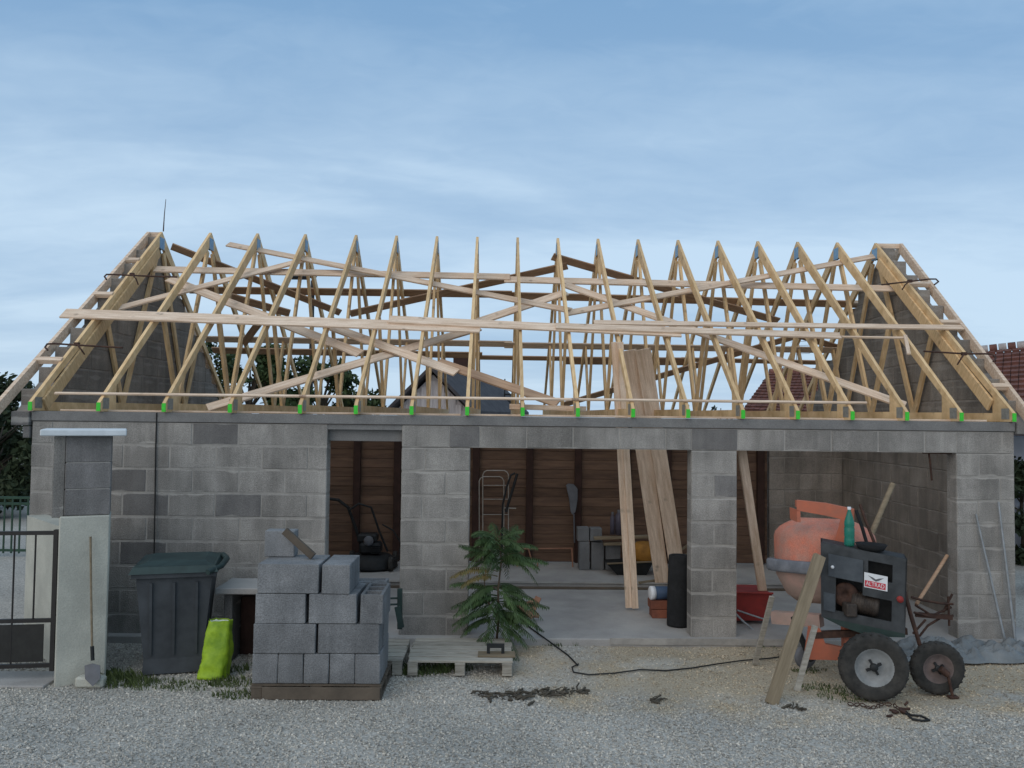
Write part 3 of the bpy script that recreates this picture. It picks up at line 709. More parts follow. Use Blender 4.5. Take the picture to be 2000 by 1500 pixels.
# blocks piled inside
ins = [(1128,1057,1151,1031), (1153,1057,1176,1032), (1131,1114,1152,1058), (1155,1113,1180,1060), (1183,1110,1212,1064)]
insl = ['upper left grey block of the pile by the brown wall','upper right grey block of the pile by the brown wall','lower left grey block of the pile by the brown wall','lower middle grey block of the pile by the brown wall','lower right grey block of the pile by the brown wall']
for (u0,v1,u1,v0), lab in zip(ins, insl):
    a = at(u0,v1,12.4); b_ = at(u1,v0,12.4)
    if v1 > 1100: a.z = .078
    tag(MB().cbox((a.x, 12.4, a.z), (b_.x, 12.6, b_.z), .006).build('loose_block', M['stackblock']), lab, 'block', 'blocks piled inside the garage')
for (u0,u1,v0,v1,Y,lab) in ((1160,1292,1051,1047,12.3,'short rough board lying on top of the inside block pile'), (1178,1290,1062,1060,12.25,'lower short rough board on the inside block pile')):
    board(lab, at(u0,v0,Y), at(u1,v1,Y), .14, .035, M['wood_old'], Vector((0,0,1)), 'rough_board')
for (u,v0,w,lab) in ((1196,1000,.035,'slim purplish canister on the inside block pile'), (1209,996,.06,'larger purplish canister on the inside block pile')):
    a = at(u, 1044, 12.35); h = at(u, v0, 12.35).z-a.z
    t = thing('canister', a, lab, 'canister'); MB().lathe(a, (0,0,1), [(0,0),(w,0),(w,h*.75),(w*.5,h*.88),(w*.45,h*.9)], 12).build('body', M['canister'], t)
    MB().lathe(a+Vector((0,0,h*.9)), (0,0,1), [(w*.5,0),(w*.5,h*.1),(0,h*.1)], 10).build('cap', M['grey_plastic'], t)
# orange sack and dark wheelbarrow behind the planks
sb = MB(); c = at(1262, 1078, 12.2)
for k in range(1):
    prof = [(0,-.15),(.17,-.15),(.23,-.08),(.235,.03),(.20,.11),(.10,.15),(0,.15)]
    sb.lathe(c, (.1,0,1), prof, 14)
tag(sb.build('ochre_sack', M['yellow']), 'ochre yellow sack between the upright planks inside', 'sack')
t = thing('black_wheelbarrow', fl(1232,1128), 'black wheelbarrow standing behind the upright planks', 'wheelbarrow')
q = [at(1186,1102,12.0), at(1276,1098,12.0), at(1262,1124,12.05), at(1206,1124,12.05)]
MB().prism(q, (0,.45,0)).build('tray', M['dark_metal'], t); MB().tube([at(1186,1101,11.98), at(1278,1097,11.98)], .013, 6).build('rim_tube', M['wood_old'], t)
MB().tube([at(1215,1124,12.1), at(1222,1133,12.1)], .012, 6).build('leg', M['dark_metal'], t); MB().tube([at(1258,1124,12.1), at(1254,1133,12.1)], .012, 6).build('leg', M['dark_metal'], t)
board('thin stick lying on the raised floor behind the planks', fl(1248,1141)+Vector((0,0,.02)), fl(1300,1134)+Vector((0,0,.02)), .04, .03, M['wood_old'], Vector((0,0,1)), 'stick', 'stick')
board('upper thin stick leaning right of the wide planks', at(1325,1078,12.3), at(1352,1058,12.3), .03, .02, M['wood_old'], Vector((0,-1,0)), 'stick', 'stick')
board('lower thin stick leaning right of the wide planks', at(1322,1098,12.2), at(1356,1070,12.2), .03, .02, M['wood_old'], Vector((0,-1,0)), 'stick', 'stick')
t = thing('white_bucket', fl(966,1108), 'white plastic bucket on the raised floor behind the sumac sapling', 'bucket')
pb2 = fl(966,1108); MB().lathe(pb2, (0,0,1), [(0,0),(.10,0),(.13,.24),(.135,.24),(.135,.255),(.12,.255),(.1,.02),(0,.02)], 16).build('body', M['inner_white'], t)
MB().tube([pb2+Vector((.13*math.cos(a), -.02, .24-.12*math.sin(a))) for a in np.linspace(0, math.pi, 9)], .004, 5).build('handle', M['steel'], t)
# ochre sheet board behind doorway floor etc.: low wooden curb on the slab
board('short pale batten on the floor right of the sapling', onz(1033,1136,.02)+Vector((0,.0,.0)), onz(1066,1131,.02), .06, .04, M['wood'], Vector((0,0,1)), 'batten', 'batten')

# mower in the doorway
pm = fl(722, 1112); mx, my = pm.x, pm.y
t = thing('lawn_mower', pm, 'dark rotary lawn mower with folded handlebars inside the doorway', 'mower')
D = MB(); D.lathe((mx, my+.1, .10), (0,0,1), [(.0,.16),(.22,.15),(.30,.10),(.33,.02),(.33,0)], 22); D.build('deck', M['dark_metal'], t)
E_ = MB(); E_.cbox((mx-.13, my-.05, .26), (mx+.13, my+.22, .40), .03); E_.cbox((mx-.16, my-.02, .40), (mx+.08, my+.2, .50), .02)
for k in range(5): E_.box((mx+.02, my-.075, .28+k*.022), (mx+.13, my-.05, .288+k*.022))
E_.build('engine', M['dark_metal'], t)
MB().lathe((mx-.01, my-.06, .43), (0,-1,.1), [(0,.04),(.05,.04),(.06,.02),(.06,0)], 16).build('starter_cap', M['grey_plastic'], t)['label'] = 'pale round starter cap'
for (dx, dy) in ((-.27,-.12),(.27,-.12),(-.27,.34),(.27,.34)):
    MB().lathe((mx+dx, my+dy, .165), (1,0,0), [(.02,-.025),(.085,-.025),(.09,0),(.085,.025),(.02,.025),(.02,-.025)], 16).build('wheel', M['rubber'], t)
MB().tube([(mx-.13,my+.3,.25), at(700,1045,my+.3), at(688,1012,my+.25), at(672,1000,my+.2), at(655,998,my+.15)], .020, 7).build('handlebar', M['dark_metal'], t)
MB().tube([(mx+.18,my+.3,.25), at(738,1050,my+.3), at(725,1012,my+.25), at(705,1006,my+.2), at(690,1016,my+.2)], .014, 7).build('handlebar', M['dark_metal'], t)
MB().tube([(mx+.20,my-.0,.15), at(768,1095,my), at(772,1070,my), at(760,1050,my), at(742,1040,my)], .010, 6).build('cable_loop', M['cable'], t)

t.scale = (1.22, 1.1, 1.22)
# ------------------------------------------------------------------ concrete mixer
t = thing('concrete_mixer', (3.4, 7.6, GZ), 'orange concrete mixer with dark motor housing, standing before the right opening', 'concrete mixer')
FL_, FRt, FRb, FLb = at(1603,1059,7.72), at(1772,1092,7.40), at(1768,1238,7.40), at(1604,1204,7.72)
fx = (FRt-FL_).normalized(); back = Vector((.11,.28,0)); nf = -back.normalized()
def face(a, b_):   # bilinear position on the housing front
    top = FL_.lerp(FRt, a); bot = FLb.lerp(FRb, a); return top.lerp(bot, b_)
def fquad(a0, a1, b0, b1, d=0): return [face(a0,b0)+nf*d, face(a1,b0)+nf*d, face(a1,b1)+nf*d, face(a0,b1)+nf*d]
Hs = MB()
# sheet-metal frame round two openings, with a hollow behind
for (a0,a1,b0,b1) in ((0,.07,0,1),(.94,1,0,1),(.07,.94,0,.12),(.07,.94,.88,1),(.07,.50,.12,.44),(.50,.94,.36,.60),(.84,.94,.60,.88),(.50,.56,.12,.36),(.84,.94,.12,.36),(.07,.18,.44,.88)):
    Hs.prism(fquad(a0,a1,b0,b1,0), back*.06)
Hs.prism([FL_, FRt, FRt+back, FL_+back], (0,0,-.015)); Hs.prism([FL_, FL_+back, FLb+back, FLb], fx*.012); Hs.prism([FRt, FRt+back, FRb+back, FRb], -fx*.012)
Hs.prism([FLb, FRb, FRb+back, FLb+back], (0,0,.015)); Hs.prism([FL_+back, FRt+back, FRb+back, FLb+back], -back*.04)
Hs.build('housing', M['housing'], t)
MB().prism(fquad(.09,.50,.13,.43,.006), nf*.012).build('front_panel', M['housing_blue'], t)['label'] = 'blue grey front panel'
MB().prism(fquad(.03,.17,.66,.90,.006), nf*.01).build('corner_panel', M['housing_blue'], t)
MB().lathe(face(.14,.30)+nf*.02, nf, [(0,.02),(.012,.02),(.016,0)], 10).build('bolt', M['white'], t)
MB().lathe(face(.93,.55)+nf*.01, nf, [(0,.03),(.028,.03),(.03,0)], 12).build('switch', M['tub_red'], t)
EN = MB(); ce = face(.62,.74)+back*.35
EN.lathe(ce-fx*.18, fx, [(0,0),(.085,0),(.095,.02),(.095,.22),(.085,.24),(0,.24)], 18)
for k in range(9): EN.lathe(ce-fx*(.16-.022*k), fx, [(.10,0),(.106,.003),(.10,.006)], 18)
EN.cbox(ce-Vector((.26,.06,.10)), ce-Vector((.16,-.06,-.02)), .01)
EN.build('motor', M['engine'], t)
MB().lathe(face(.30,.66)+back*.3, nf, [(0,.03),(.03,.03),(.03,.04),(.11,.04),(.115,.02),(.11,0),(0,0)], 20).build('pulley', M['rust'], t)
# skirt below the housing
MB().prism([FLb, face(.25,1.08), face(.6,1.13), face(1,1.05), FRb, face(.5,1.0)], back*.5).build('skirt', M['trestle'], t)
# tray lying on the housing top
cpt = face(.60,0)+back*.35+Vector((0,0,.012))
Pn = MB(); Pn.lathe(cpt, (0.03,0,1), [(0,0),(.10,0),(.135,.05),(.14,.05),(.11,-.005+.0),(0,.01)], 20); tag(Pn.build('black_pan', M['felt']), 'shallow black pan lying on top of the mixer motor housing', 'pan')
# drum
dc = at(1610, 1108, 8.52); ax = Vector((.04, .12, 1)).normalized()
z0 = 0
MB().lathe(dc, ax, [(0,-.35),(.28,-.35),(.37,-.29),(.475,-.10),(.48,-.06)], 36).build('drum_base', M['drum_pale'], t)['label'] = 'cement crusted lower drum'
rg = MB(); rg.lathe(dc, ax, [(.48,-.06),(.56,-.058),(.575,-.04),(.575,.045),(.56,.062),(.50,.065),(.48,.06)], 44)
for k in range(64):
    an = 2*math.pi*k/64
rg.build('gear_ring', M['ring'], t)
MB().lathe(dc, ax, [(.49,.05),(.495,.08),(.50,.30),(.488,.35),(.44,.405),(.36,.455),(.29,.485),(.28,.50),(.27,.49),(.32,.44),(.45,.34),(.46,.1)], 40).build('drum', M['drum'], t)
for k in range(3):
    an = .7+k*2.1; rv = Vector((math.cos(an), math.sin(an), 0))
    MB().beam(dc+rv*.08+ax*(-.2), dc+rv*.34+ax*(.25), .10, .01, side=ax).build('blade', M['drum_pale'], t)
# yoke
yk = 7.99
MB().prism([at(1556,977,yk), at(1612,983,yk), at(1668,995,yk-.03), at(1668,1020,yk-.03), at(1612,1007,yk), at(1556,997,yk)], (.03,.06,0)).build('yoke_top', M['orange'], t)
MB().prism([at(1642,1014,yk-.03), at(1668,1020,yk-.03), at(1664,1066,yk-.03), at(1628,1066,yk-.03)], (.02,.05,0)).build('yoke_arm', M['orange'], t)
MB().prism([at(1556,996,yk), at(1563,998,yk), at(1564,1020,yk), at(1557,1020,yk)], (.02,.25,0)).build('yoke_side', M['orange'], t)
MB().prism([at(1556,977,yk+.6), at(1668,995,yk+.6), at(1668,1012,yk+.6), at(1556,990,yk+.6)], (0,.05,0)).build('yoke_rear', M['orange'], t)
MB().tube([at(1672,996,7.9), at(1684,1030,7.85), at(1694,1064,7.8)], .017, 7).build('lever', M['felt'], t)
MB().tube([at(1680,985,7.9), at(1692,1020,7.85), at(1708,1060,7.8)], .015, 7).build('lever', M['rust'], t)
# chassis
MB().prism([at(1648,1215,7.75), at(1670,1218,7.75), at(1668,1290,7.75), at(1650,1290,7.75)], (0,.07,0)).build('chassis_post', M['orange'], t)
MB().prism([at(1583,1225,7.72), at(1602,1228,7.72), at(1612,1258,7.72), at(1652,1266,7.72), at(1652,1290,7.72), at(1574,1288,7.72)], (0,.06,0)).build('chassis_foot', M['orange'], t)
MB().beam(at(1585,1240,7.75), at(1770,1232,7.70), .06, .06).build('chassis_rail', M['rust'], t)
MB().beam(at(1510,1205,8.3), at(1605,1212,7.95), .12, .10).build('drum_cradle', M['drum_pale'], t)
MB().tube([at(1550,1205,8.0), at(1560,1235,8.0), at(1585,1290,8.0)], .03, 8).build('rear_leg', M['dark_metal'], t)
MB().lathe(at(1573,1282,8.05), (.2,-1,.0), [(.02,-.03),(.10,-.03),(.12,0),(.10,.03),(0,.03)], 18).build('guide_roller', M['grey_plastic'], t)
# wheels
def wheel(c, axis, r, wdt, rimm, nl=14, parent=None):
    c = Vector(c); axis = Vector(axis).normalized(); W = wdt/2
    ri = r*.56
    w = MB(); w.lathe(c, axis, [(ri,-W*.7),(ri+.015,-W*.9),(r*.86,-W),(r*.95,-W*.85),(r,-W*.4),(r,W*.4),(r*.95,W*.85),(r*.86,W),(ri+.015,W*.9),(ri,W*.7)], 40)
    w = w.build('wheel', M['rubber'], parent)
    a = Vector((0,0,1)); b2 = axis.cross(a).normalized(); a = b2.cross(axis).normalized()
    tr = MB()
    for k in range(26):
        for sd in (-1, 1):
            an = 2*math.pi*(k+(.25 if sd > 0 else -.25))/26; d = a*math.cos(an)+b2*math.sin(an); tg = axis.cross(d)
            tr.beam(c+d*(r-.005)+axis*sd*W*.12, c+d*(r-.011)+axis*sd*W*.85+tg*.012, .016, .018, side=tg)
    tr.build('tread', M['rubber'], w)
    m_ = MB(); m_.lathe(c, axis, [(0,W*.25),(r*.13,W*.3),(r*.16,W*.05),(r*.40,W*.0),(r*.50,W*.45),(r*.565,W*.72),(r*.58,W*.72),(r*.56,-W*.2),(r*.45,-W*.5),(0,-W*.5)], 32); m_.build('rim', rimm, w)
    h_ = MB(); h_.lathe(c, axis, [(0,W*.75),(r*.10,W*.75),(r*.12,W*.6),(r*.12,W*.1)], 16)
    for k in range(4):
        an = .5+k*math.pi/2; d = a*math.cos(an)+b2*math.sin(an); h_.beam(c+d*r*.05+axis*W*.32, c+d*r*.24+axis*W*.22, .03, .02, side=axis)
    h_.build('hub', M['dark_metal'], w)
    return w
wa = Vector((-.22,-1,.03))
cw = onz(1712, 1372, GZ)
wheel((cw.x, cw.y+.06, GZ+.292), wa, .292, .13, M['rim'], parent=t)
cw2 = onz(1834, 1359, GZ)
wheel((cw2.x, cw2.y+.03, GZ+.240), (-.10,-1,-.02), .235, .09, M['rim_brown'], parent=t)
MB().tube([(cw.x, cw.y+.1, GZ+.292), (cw.x+.12, cw.y+.75, GZ+.292)], .022, 8).build('axle', M['rust'], t)
MB().tube([(cw2.x, cw2.y+.08, GZ+.24), (cw.x+.1, cw.y+.3, GZ+.26)], .018, 8).build('tow_bar', M['rust'], t)
MB().tube([at(1765,1150,7.6), at(1780,1205,7.55), at(1796,1258,7.5), (cw2.x-.03, cw2.y+.1, GZ+.25)], .020, 8).build('stay', M['rust'], t)
js = MB(); js.tube([(cw2.x+.06, cw2.y-.04, GZ+.20), (cw2.x+.095, cw2.y-.05, GZ+.02)], .014, 8); js.cbox((cw2.x+.055, cw2.y-.08, GZ+.0), (cw2.x+.14, cw2.y-.02, GZ+.018), .003); js.tube([(cw2.x+.0, cw2.y-.03, GZ+.25), (cw2.x+.06, cw2.y-.04, GZ+.2)], .03, 8); js.build('jack_leg', M['rust'], t)
# label
ST = [at(1689,1119,7.52), at(1737,1121,7.435), at(1737,1148,7.435), at(1690,1147,7.52)]
q = fquad(.515,.785,.285,.485,.004)
stk = MB().prism(q, nf*.003).build('maker_label', M['white'], t)
def onlab(a, b_, d): return q[0].lerp(q[1], a).lerp(q[3].lerp(q[2], a), b_)+nf*d
MB().prism([onlab(.03,.52,.0045), onlab(.92,.52,.0045), onlab(.92,.93,.0045), onlab(.03,.93,.0045)], nf*.001).build('red_field', M['red'], stk)
MB().prism([onlab(.16,.16,.0045), onlab(.36,.24,.0045), onlab(.50,.34,.0045), onlab(.64,.24,.0045), onlab(.84,.16,.0045), onlab(.62,.40,.0045), onlab(.50,.48,.0045), onlab(.38,.40,.0045)], nf*.001).build('emblem', M['grey_plastic'], stk)
cu = bpy.data.curves.new('label_text', 'FONT'); cu.body = 'ALTRAD'; cu.size = 1; cu.extrude = .01; cu.align_x = 'CENTER'; cu.align_y = 'CENTER'
to = bpy.data.objects.new('tmp', cu); COL.objects.link(to); bpy.context.view_layer.update()
me = bpy.data.meshes.new_from_object(to.evaluated_get(bpy.context.evaluated_depsgraph_get())); bpy.data.objects.remove(to)
V = [v.co.copy() for v in me.vertices]; xm = max(abs(v.x) for v in V); ym = max(abs(v.y) for v in V)
ex = (q[1]-q[0]); ey = (q[0]-q[3]); cc = onlab(.475,.725,.0068)
for v, c_ in zip(me.vertices, V): v.co = cc + ex*(.40*c_.x/xm) + ey*(.15*c_.y/ym) + nf*(c_.z*.05) - Vector(t['_o'])
me.materials.clear(); me.materials.append(M['white']); ob = bpy.data.objects.new('lettering', me); COL.objects.link(ob); ob.parent = stk

# green bottle on the housing
bp_ = face(.345,0)+back*.35+Vector((0,0,.004)); bh = (at(1664,990,bp_.y).z-bp_.z)
t = thing('green_bottle', bp_, 'green plastic water bottle with white cap standing on the mixer housing', 'bottle')
w = .047
MB().lathe(bp_, (0,0,1), [(0,0),(w*.85,0),(w,.02),(w,bh*.18),(w*.93,bh*.22),(w,bh*.26),(w,bh*.45),(w*.9,bh*.49),(w,bh*.53),(w*.95,bh*.62),(w*.6,bh*.78),(w*.32,bh*.90),(w*.3,bh*.94)], 20).build('body', M['bottle'], t)
MB().lathe(bp_+Vector((0,0,bh*.93)), (0,0,1), [(w*.36,0),(w*.36,bh*.07),(0,bh*.07)], 12).build('cap', M['white'], t)

# wooden stakes leaning on the mixer, handles behind it
def stake(label, a, b_, w, tt, m='wood_old'):
    return board(label, a, b_, w, tt, M[m], Vector((0,-1,0)), 'wooden_stake', 'stake')
g0 = onz(1506,1376,GZ); stake('thick grey brown wooden post leaning against the left of the mixer housing', g0, at(1601,1085,7.55), .105, .05)
g0 = onz(1474,1298,GZ); stake('thin grey stake leaning left of the mixer drum', g0, at(1508,1165,8.05), .05, .03, 'pallet')
g0 = onz(1556,1350,GZ); stake('thin pale stake leaning in front of the orange mixer foot', g0, at(1592,1222,7.52), .05, .03, 'pallet')
tag(MB().tube([at(1700,1048,8.5), at(1722,996,8.6), at(1744,945,8.7)], [.03,.028,.03], 8).build('broomstick', M['wood_old']), 'thick yellowish wooden handle rising behind the mixer', 'handle')
tag(MB().tube([at(1790,1180,8.8), at(1825,1125,9.0), at(1850,1085,9.15)], .02, 8).build('broomstick', M['wood_brown']), 'dark slim handle leaning against the right pier edge', 'handle')
# rusty rebar trestle
t = thing('rusty_trestle', onz(1835,1222,0), 'rusty iron trestle with tangled rods right of the mixer', 'trestle')
for a in ([(1780,1166),(1800,1172),(1835,1178),(1862,1180)], [(1785,1196),(1815,1204),(1848,1205),(1862,1202)], [(1852,1165),(1854,1222)], [(1860,1160),(1842,1196)], [(1790,1250),(1812,1222),(1835,1208)], [(1783,1238),(1808,1210)], [(1788,1182),(1820,1202),(1858,1186)]):
    MB().tube([at(u,v,8.75+.05*random.random()) for u,v in a], .013, 6).build('rod', M['rust'], t)
MB().beam(at(1788,1200,8.8), at(1860,1206,8.75), .05, .03).build('rail', M['rust'], t)
# two metal props on the right pier
for (a, b_, lab) in (((1963,1254),(1906,1004),'left pale metal rod leaning on the right pier'), ((1983,1256),(1950,980),'right pale metal rod leaning on the right pier')):
    g0 = onz(a[0], a[1], GZ) ; g0 = at(a[0], a[1], 8.86); tag(MB().tube([g0, at((a[0]+b_[0])/2,(a[1]+b_[1])/2,8.93), at(*b_, 8.97)], [.016,.013,.009], 8).build('metal_rod', M['steel']), lab, 'rod')
# crumpled plastic sheet on the ground, right
def sheet(x0, x1, y0, y1, nx_, ny_, hfun, name, m, label, cat):
    vs = []; 
    for j in range(ny_):
        for i in range(nx_):
            u = i/(nx_-1); v = j/(ny_-1); x = x0+(x1-x0)*u; y = y0+(y1-y0)*v
            x += .05*noise.noise(Vector((u*6, v*6, 1))); y += .07*noise.noise(Vector((u*7, v*5, 5)))
            vs.append((x, y, hfun(x, y, u, v)))
    fs = [(j*nx_+i, j*nx_+i+1, (j+1)*nx_+i+1, (j+1)*nx_+i) for j in range(ny_-1) for i in range(nx_-1)]
    mb = MB(); mb.add(vs, fs, False); ob = mb.build(name, m); sd = ob.modifiers.new('thickness', 'SOLIDIFY'); sd.thickness = .004; return tag(ob, label, cat)
def hs(x, y, u, v):
    e = min(u, 1-u, v, 1-v)*8; e = min(1, e)
    return GZ + .018 + e*(.045 + .15*abs(noise.noise(Vector((x*3.1, y*4.5, 2)))) + .09*abs(noise.noise(Vector((x*9, y*11, 7))))) 
sheet(4.15, 6.2, 8.32, 8.87, 70, 26, hs, 'plastic_sheet', M['tarp'], 'crumpled grey blue plastic sheet on the ground before the right pier', 'sheet')

# ------------------------------------------------------------------ stacked blocks on a pallet
PX0, PX1, PY = at(490,1340,7.16).x+.0, at(742,1340,7.16).x, 7.17
ZP = GZ + .145
def pallet(x0, x1, y0, y1, z0, label, nslat=7, m='pallet'):
    t = thing('pallet', ((x0+x1)/2, (y0+y1)/2, z0), label, 'pallet')
    for k in range(nslat):
        w = (y1-y0)/nslat; yy = y0+k*w
        MB().cbox((x0+random.uniform(-.01,.01), yy+.012, z0+.118), (x1+random.uniform(-.01,.01), yy+w-.012, z0+.140), .003).build('slat', M[m], t)
    for xx in (x0, (x0+x1)/2-.05, x1-.10):
        MB().cbox((xx+.002, y0+.004, z0), (xx+.098, y1-.004, z0+.022), .003).build('bottom_board', M[m], t)
        for yy in (y0, (y0+y1)/2-.05, y1-.10): MB().cbox((xx+.004, yy+.006, z0+.023), (xx+.096, yy+.094, z0+.1), .003).build('spacer', M[m], t)
        MB().cbox((xx+.001, y0+.003, z0+.1005), (xx+.099, y1-.003, z0+.1175), .003).build('bearer', M[m], t)
    return t
pal = pallet(PX0-.01, PX1+.01, PY+.01, PY+.74, GZ, 'dark weathered pallet under the stack of grey blocks', 8, 'wood_dark')
MB().cbox((PX0+.09, PY+.001, GZ+.01), (PX1+.0, PY+.022, GZ+.115), .003).build('side_board', M['wood_dark'], pal)
def hollow_block(x0, y0, z0, x1, y1, z1, cells, m, along='y'):
    """block open on top: rim walls and webs, cavity floor low"""
    mb = MB(); wt = .028
    mb.cbox((x0,y0,z0), (x1,y1,z1-.06), .005)
    mb.box((x0+.003,y0+.003,z1-.06), (x0+wt,y1-.003,z1)); mb.box((x1-wt,y0+.003,z1-.06), (x1-.003,y1-.003,z1))
    mb.box((x0+wt,y0+.003,z1-.06), (x1-wt,y0+wt,z1)); mb.box((x0+wt,y1-wt,z1-.06), (x1-wt,y1-.003,z1))
    for k in range(1, cells):
        if along == 'y': yy = y0+(y1-y0)*k/cells; mb.box((x0+wt,yy-wt/2,z1-.06), (x1-wt,yy+wt/2,z1-.0005))
        else: xx = x0+(x1-x0)*k/cells; mb.box((xx-wt/2,y0+wt,z1-.06), (xx+wt/2,y1-wt,z1-.0005))
    return mb
WB = (PX1-PX0)/5; HB = .256
def sb_(i0, i1, row, label, y0=0.0, y1=.5, dx=0, gap=.006, hollow=0, m='stackblock', dy=None):
    x0 = PX0+WB*i0+gap+dx; x1 = PX0+WB*i1-gap+dx; z0 = ZP+row*HB; dy = random.uniform(0,.012) if dy is None else dy
    if hollow: mb = hollow_block(x0, PY+y0+dy, z0+.001, x1, PY+y1+dy, z0+HB-.002, hollow, M[m])
    else:
        mb = MB(); mb.cbox((x0, PY+y0+dy, z0+.001), (x1, PY+y1+dy, z0+HB-.002), .006)
    rj = random.Random(label)
    mb.v = [(x+rj.uniform(-.0022,.0022), y+rj.uniform(-.003,.003), z+(rj.uniform(-.003,0) if z > z0+.1 else 0)) for x, y, z in mb.v]
    return tag(mb.build('concrete_block', M[m]), label, 'block', 'grey concrete blocks stacked on the front pallet')
for k, n_ in enumerate(('leftmost','second from left','middle','second from right','rightmost')):
    sb_(k, k+1, 0, f'{n_} block end in the lowest row of the front stack', gap=.0025)
sb_(0, 2.48, 1, 'long block lying left in the second row of the front stack', 0, .22)
sb_(2.56, 5, 1, 'long block lying right in the second row of the front stack', 0, .22, dx=-.01)
for k, n_ in enumerate(('left','right')): sb_(2.5*k, 2.5*k+2.5, 1, f'long block hidden behind the second row of the front stack, {n_}', .24, .48)
sb_(.05, 2.05, 2, 'long block lying left in the third row of the front stack', 0, .24)
sb_(.05, 2.05, 2, 'long block behind the left end of the third row of the front stack', .26, .5)
sb_(2.14, 4.05, 2, 'pale long block in the middle of the third row of the front stack', 0, .24)
sb_(2.14, 4.05, 2, 'long block behind the middle of the third row of the front stack', .26, .5)
sb_(4.05, 5, 2, 'rightmost block with open cells on the right of the third row', hollow=3, dx=.02)
for k, n_ in enumerate(('left','middle','right')): sb_(.2+k*1.6, 1.7+k*1.6, 2, f'block behind the third row of the front stack, {n_} one', .53, .72, hollow=2 if k == 2 else 0)
for k, n_ in enumerate(('left','middle','right')): sb_(.2+k*1.6, 1.7+k*1.6, 0, f'block behind the lowest row of the front stack, {n_} one', .53, .72)
for k, n_ in enumerate(('left','middle','right')): sb_(.2+k*1.6, 1.7+k*1.6, 1, f'block behind the second row of the front stack, {n_} one', .53, .72)
sb_(.1, 2.54, 3, 'long block lying on the top row of the front stack at left', 0, .24)
sb_(.1, 2.54, 3, 'long block behind the top row of the front stack at left', .26, .50)
sb_(2.62, 3.78, 3, 'single block with clean pale top at the right end of the top row', 0, .5)
# upright block and leaning brown plank on top
zt_ = ZP+4*HB
a = at(516,1080,PY+.34); tag(MB().cbox((a.x, PY+.34, zt_), (a.x+.27, PY+.49, zt_+.235), .006).build('concrete_block', M['stackblock']), 'upright block standing on top of the front stack', 'block', 'grey concrete blocks stacked on the front pallet')
board('short brown plank leaning on the upright block on top of the stack', (at(612,1080,PY+.25).x, PY+.25, zt_+.022), (at(556,1036,PY+.28).x, PY+.28, zt_+.245), .065, .045, M['wood_dark'], Vector((0,-1,0)), 'short_plank', 'plank')

# slab on piers beside the bin
p0 = onz(430,1300,GZ); sx0, sx1 = at(425,1150,8.2).x, at(500,1150,8.2).x
t = thing('stone_bench', ((sx0+sx1)/2, 8.35, GZ), 'pale stone slab resting on block piers between the bin and the block stack', 'slab')
zz_ = at(460,1160,8.15).z
MB().cbox((sx0, 8.12, zz_-.0), (sx1+.3, 8.62, zz_+.06), .008).build('slab', M['slab'], t)
MB().cbox((sx0+.05, 8.25, GZ), (sx0+.13, 8.6, zz_-.002), .006).build('pier', M['block_dark'], t); MB().cbox((sx1+.1, 8.25, GZ), (sx1+.25, 8.6, zz_-.002), .006).build('pier', M['block_dark'], t)
MB().cbox((sx0+.14, 8.5, GZ), (sx1+.09, 8.6, zz_-.1), .006).build('back_panel', M['post_brown'], t)
# green trestle right of the stack
t = thing('steel_trestle', onz(772,1230,GZ), 'small dark green steel trestle right of the block stack', 'trestle')
MB().beam(at(781,1150,8.7), at(781,1228,8.7), .05, .05, side=(1,0,0)).build('leg', M['trestle'], t); MB().beam(at(726,1150,8.72), at(726,1228,8.72), .04, .04, side=(1,0,0)).build('leg', M['trestle'], t)
for v in (1168, 1180): MB().tube([at(724,v+2,8.7), at(782,v,8.7)], .011, 6).build('rung', M['trestle'], t)
MB().beam(at(776,1185,8.68), at(784,1226,8.66), .06, .03, side=(1,0,0)).build('foot_plate', M['trestle'], t)

# pallets lying in front of the wall
xa, xb = at(796,1285,7.85).x, at(1001,1285,7.85).x
pallet(xa, xb, 7.82, 8.62, GZ+.015, 'pale wooden pallet lying on the gravel with a float on it', 6)
pallet(xa-1.06, xa-.05, 7.85, 8.6, GZ+.01, 'pale wooden pallet half hidden behind the block stack', 6)
fp = at(968, 1268, 7.98); fz = GZ+.157
t = thing('plasterer_float', (fp.x, 8.02, fz), 'wooden float with dark arched handle lying on the pallet', 'float')
MB().cbox((fp.x-.17, 7.93, fz), (fp.x+.19, 8.09, fz+.018), .003).build('blade', M['wood_old'], t)
hd = MB(); hd.beam((fp.x-.085,8.01,fz+.09), (fp.x+.085,8.01,fz+.09), .035, .035); hd.beam((fp.x-.07,8.01,fz+.018), (fp.x-.07,8.01,fz+.09), .03, .03, side=(1,0,0)); hd.beam((fp.x+.07,8.01,fz+.018), (fp.x+.07,8.01,fz+.09), .03, .03, side=(1,0,0)); hd.build('handle', M['dark_metal'], t)
# wood offcuts by the sapling
for i, (a, b_, w, lab) in enumerate((((1000,1176),(1040,1205),.06,'reddish offcut lying lowest in the heap by the sapling'), ((1008,1192),(1045,1172),.05,'pale reddish offcut lying across the heap by the sapling'), ((1036,1200),(1052,1166),.07,'reddish offcut standing at the right of the heap by the sapling'), ((1003,1180),(1022,1200),.05,'small dark reddish offcut at the left of the heap by the sapling'), ((1018,1198),(1052,1202),.06,'flat reddish offcut at the front of the heap by the sapling'))):
    board(lab, at(*a, 9.45+.04*i), at(*b_, 9.5+.04*i), w, .03, M['scrap'], Vector((0,-.6,.8)), 'wood_offcut', 'offcut', 'reddish wood offcuts by the sapling')

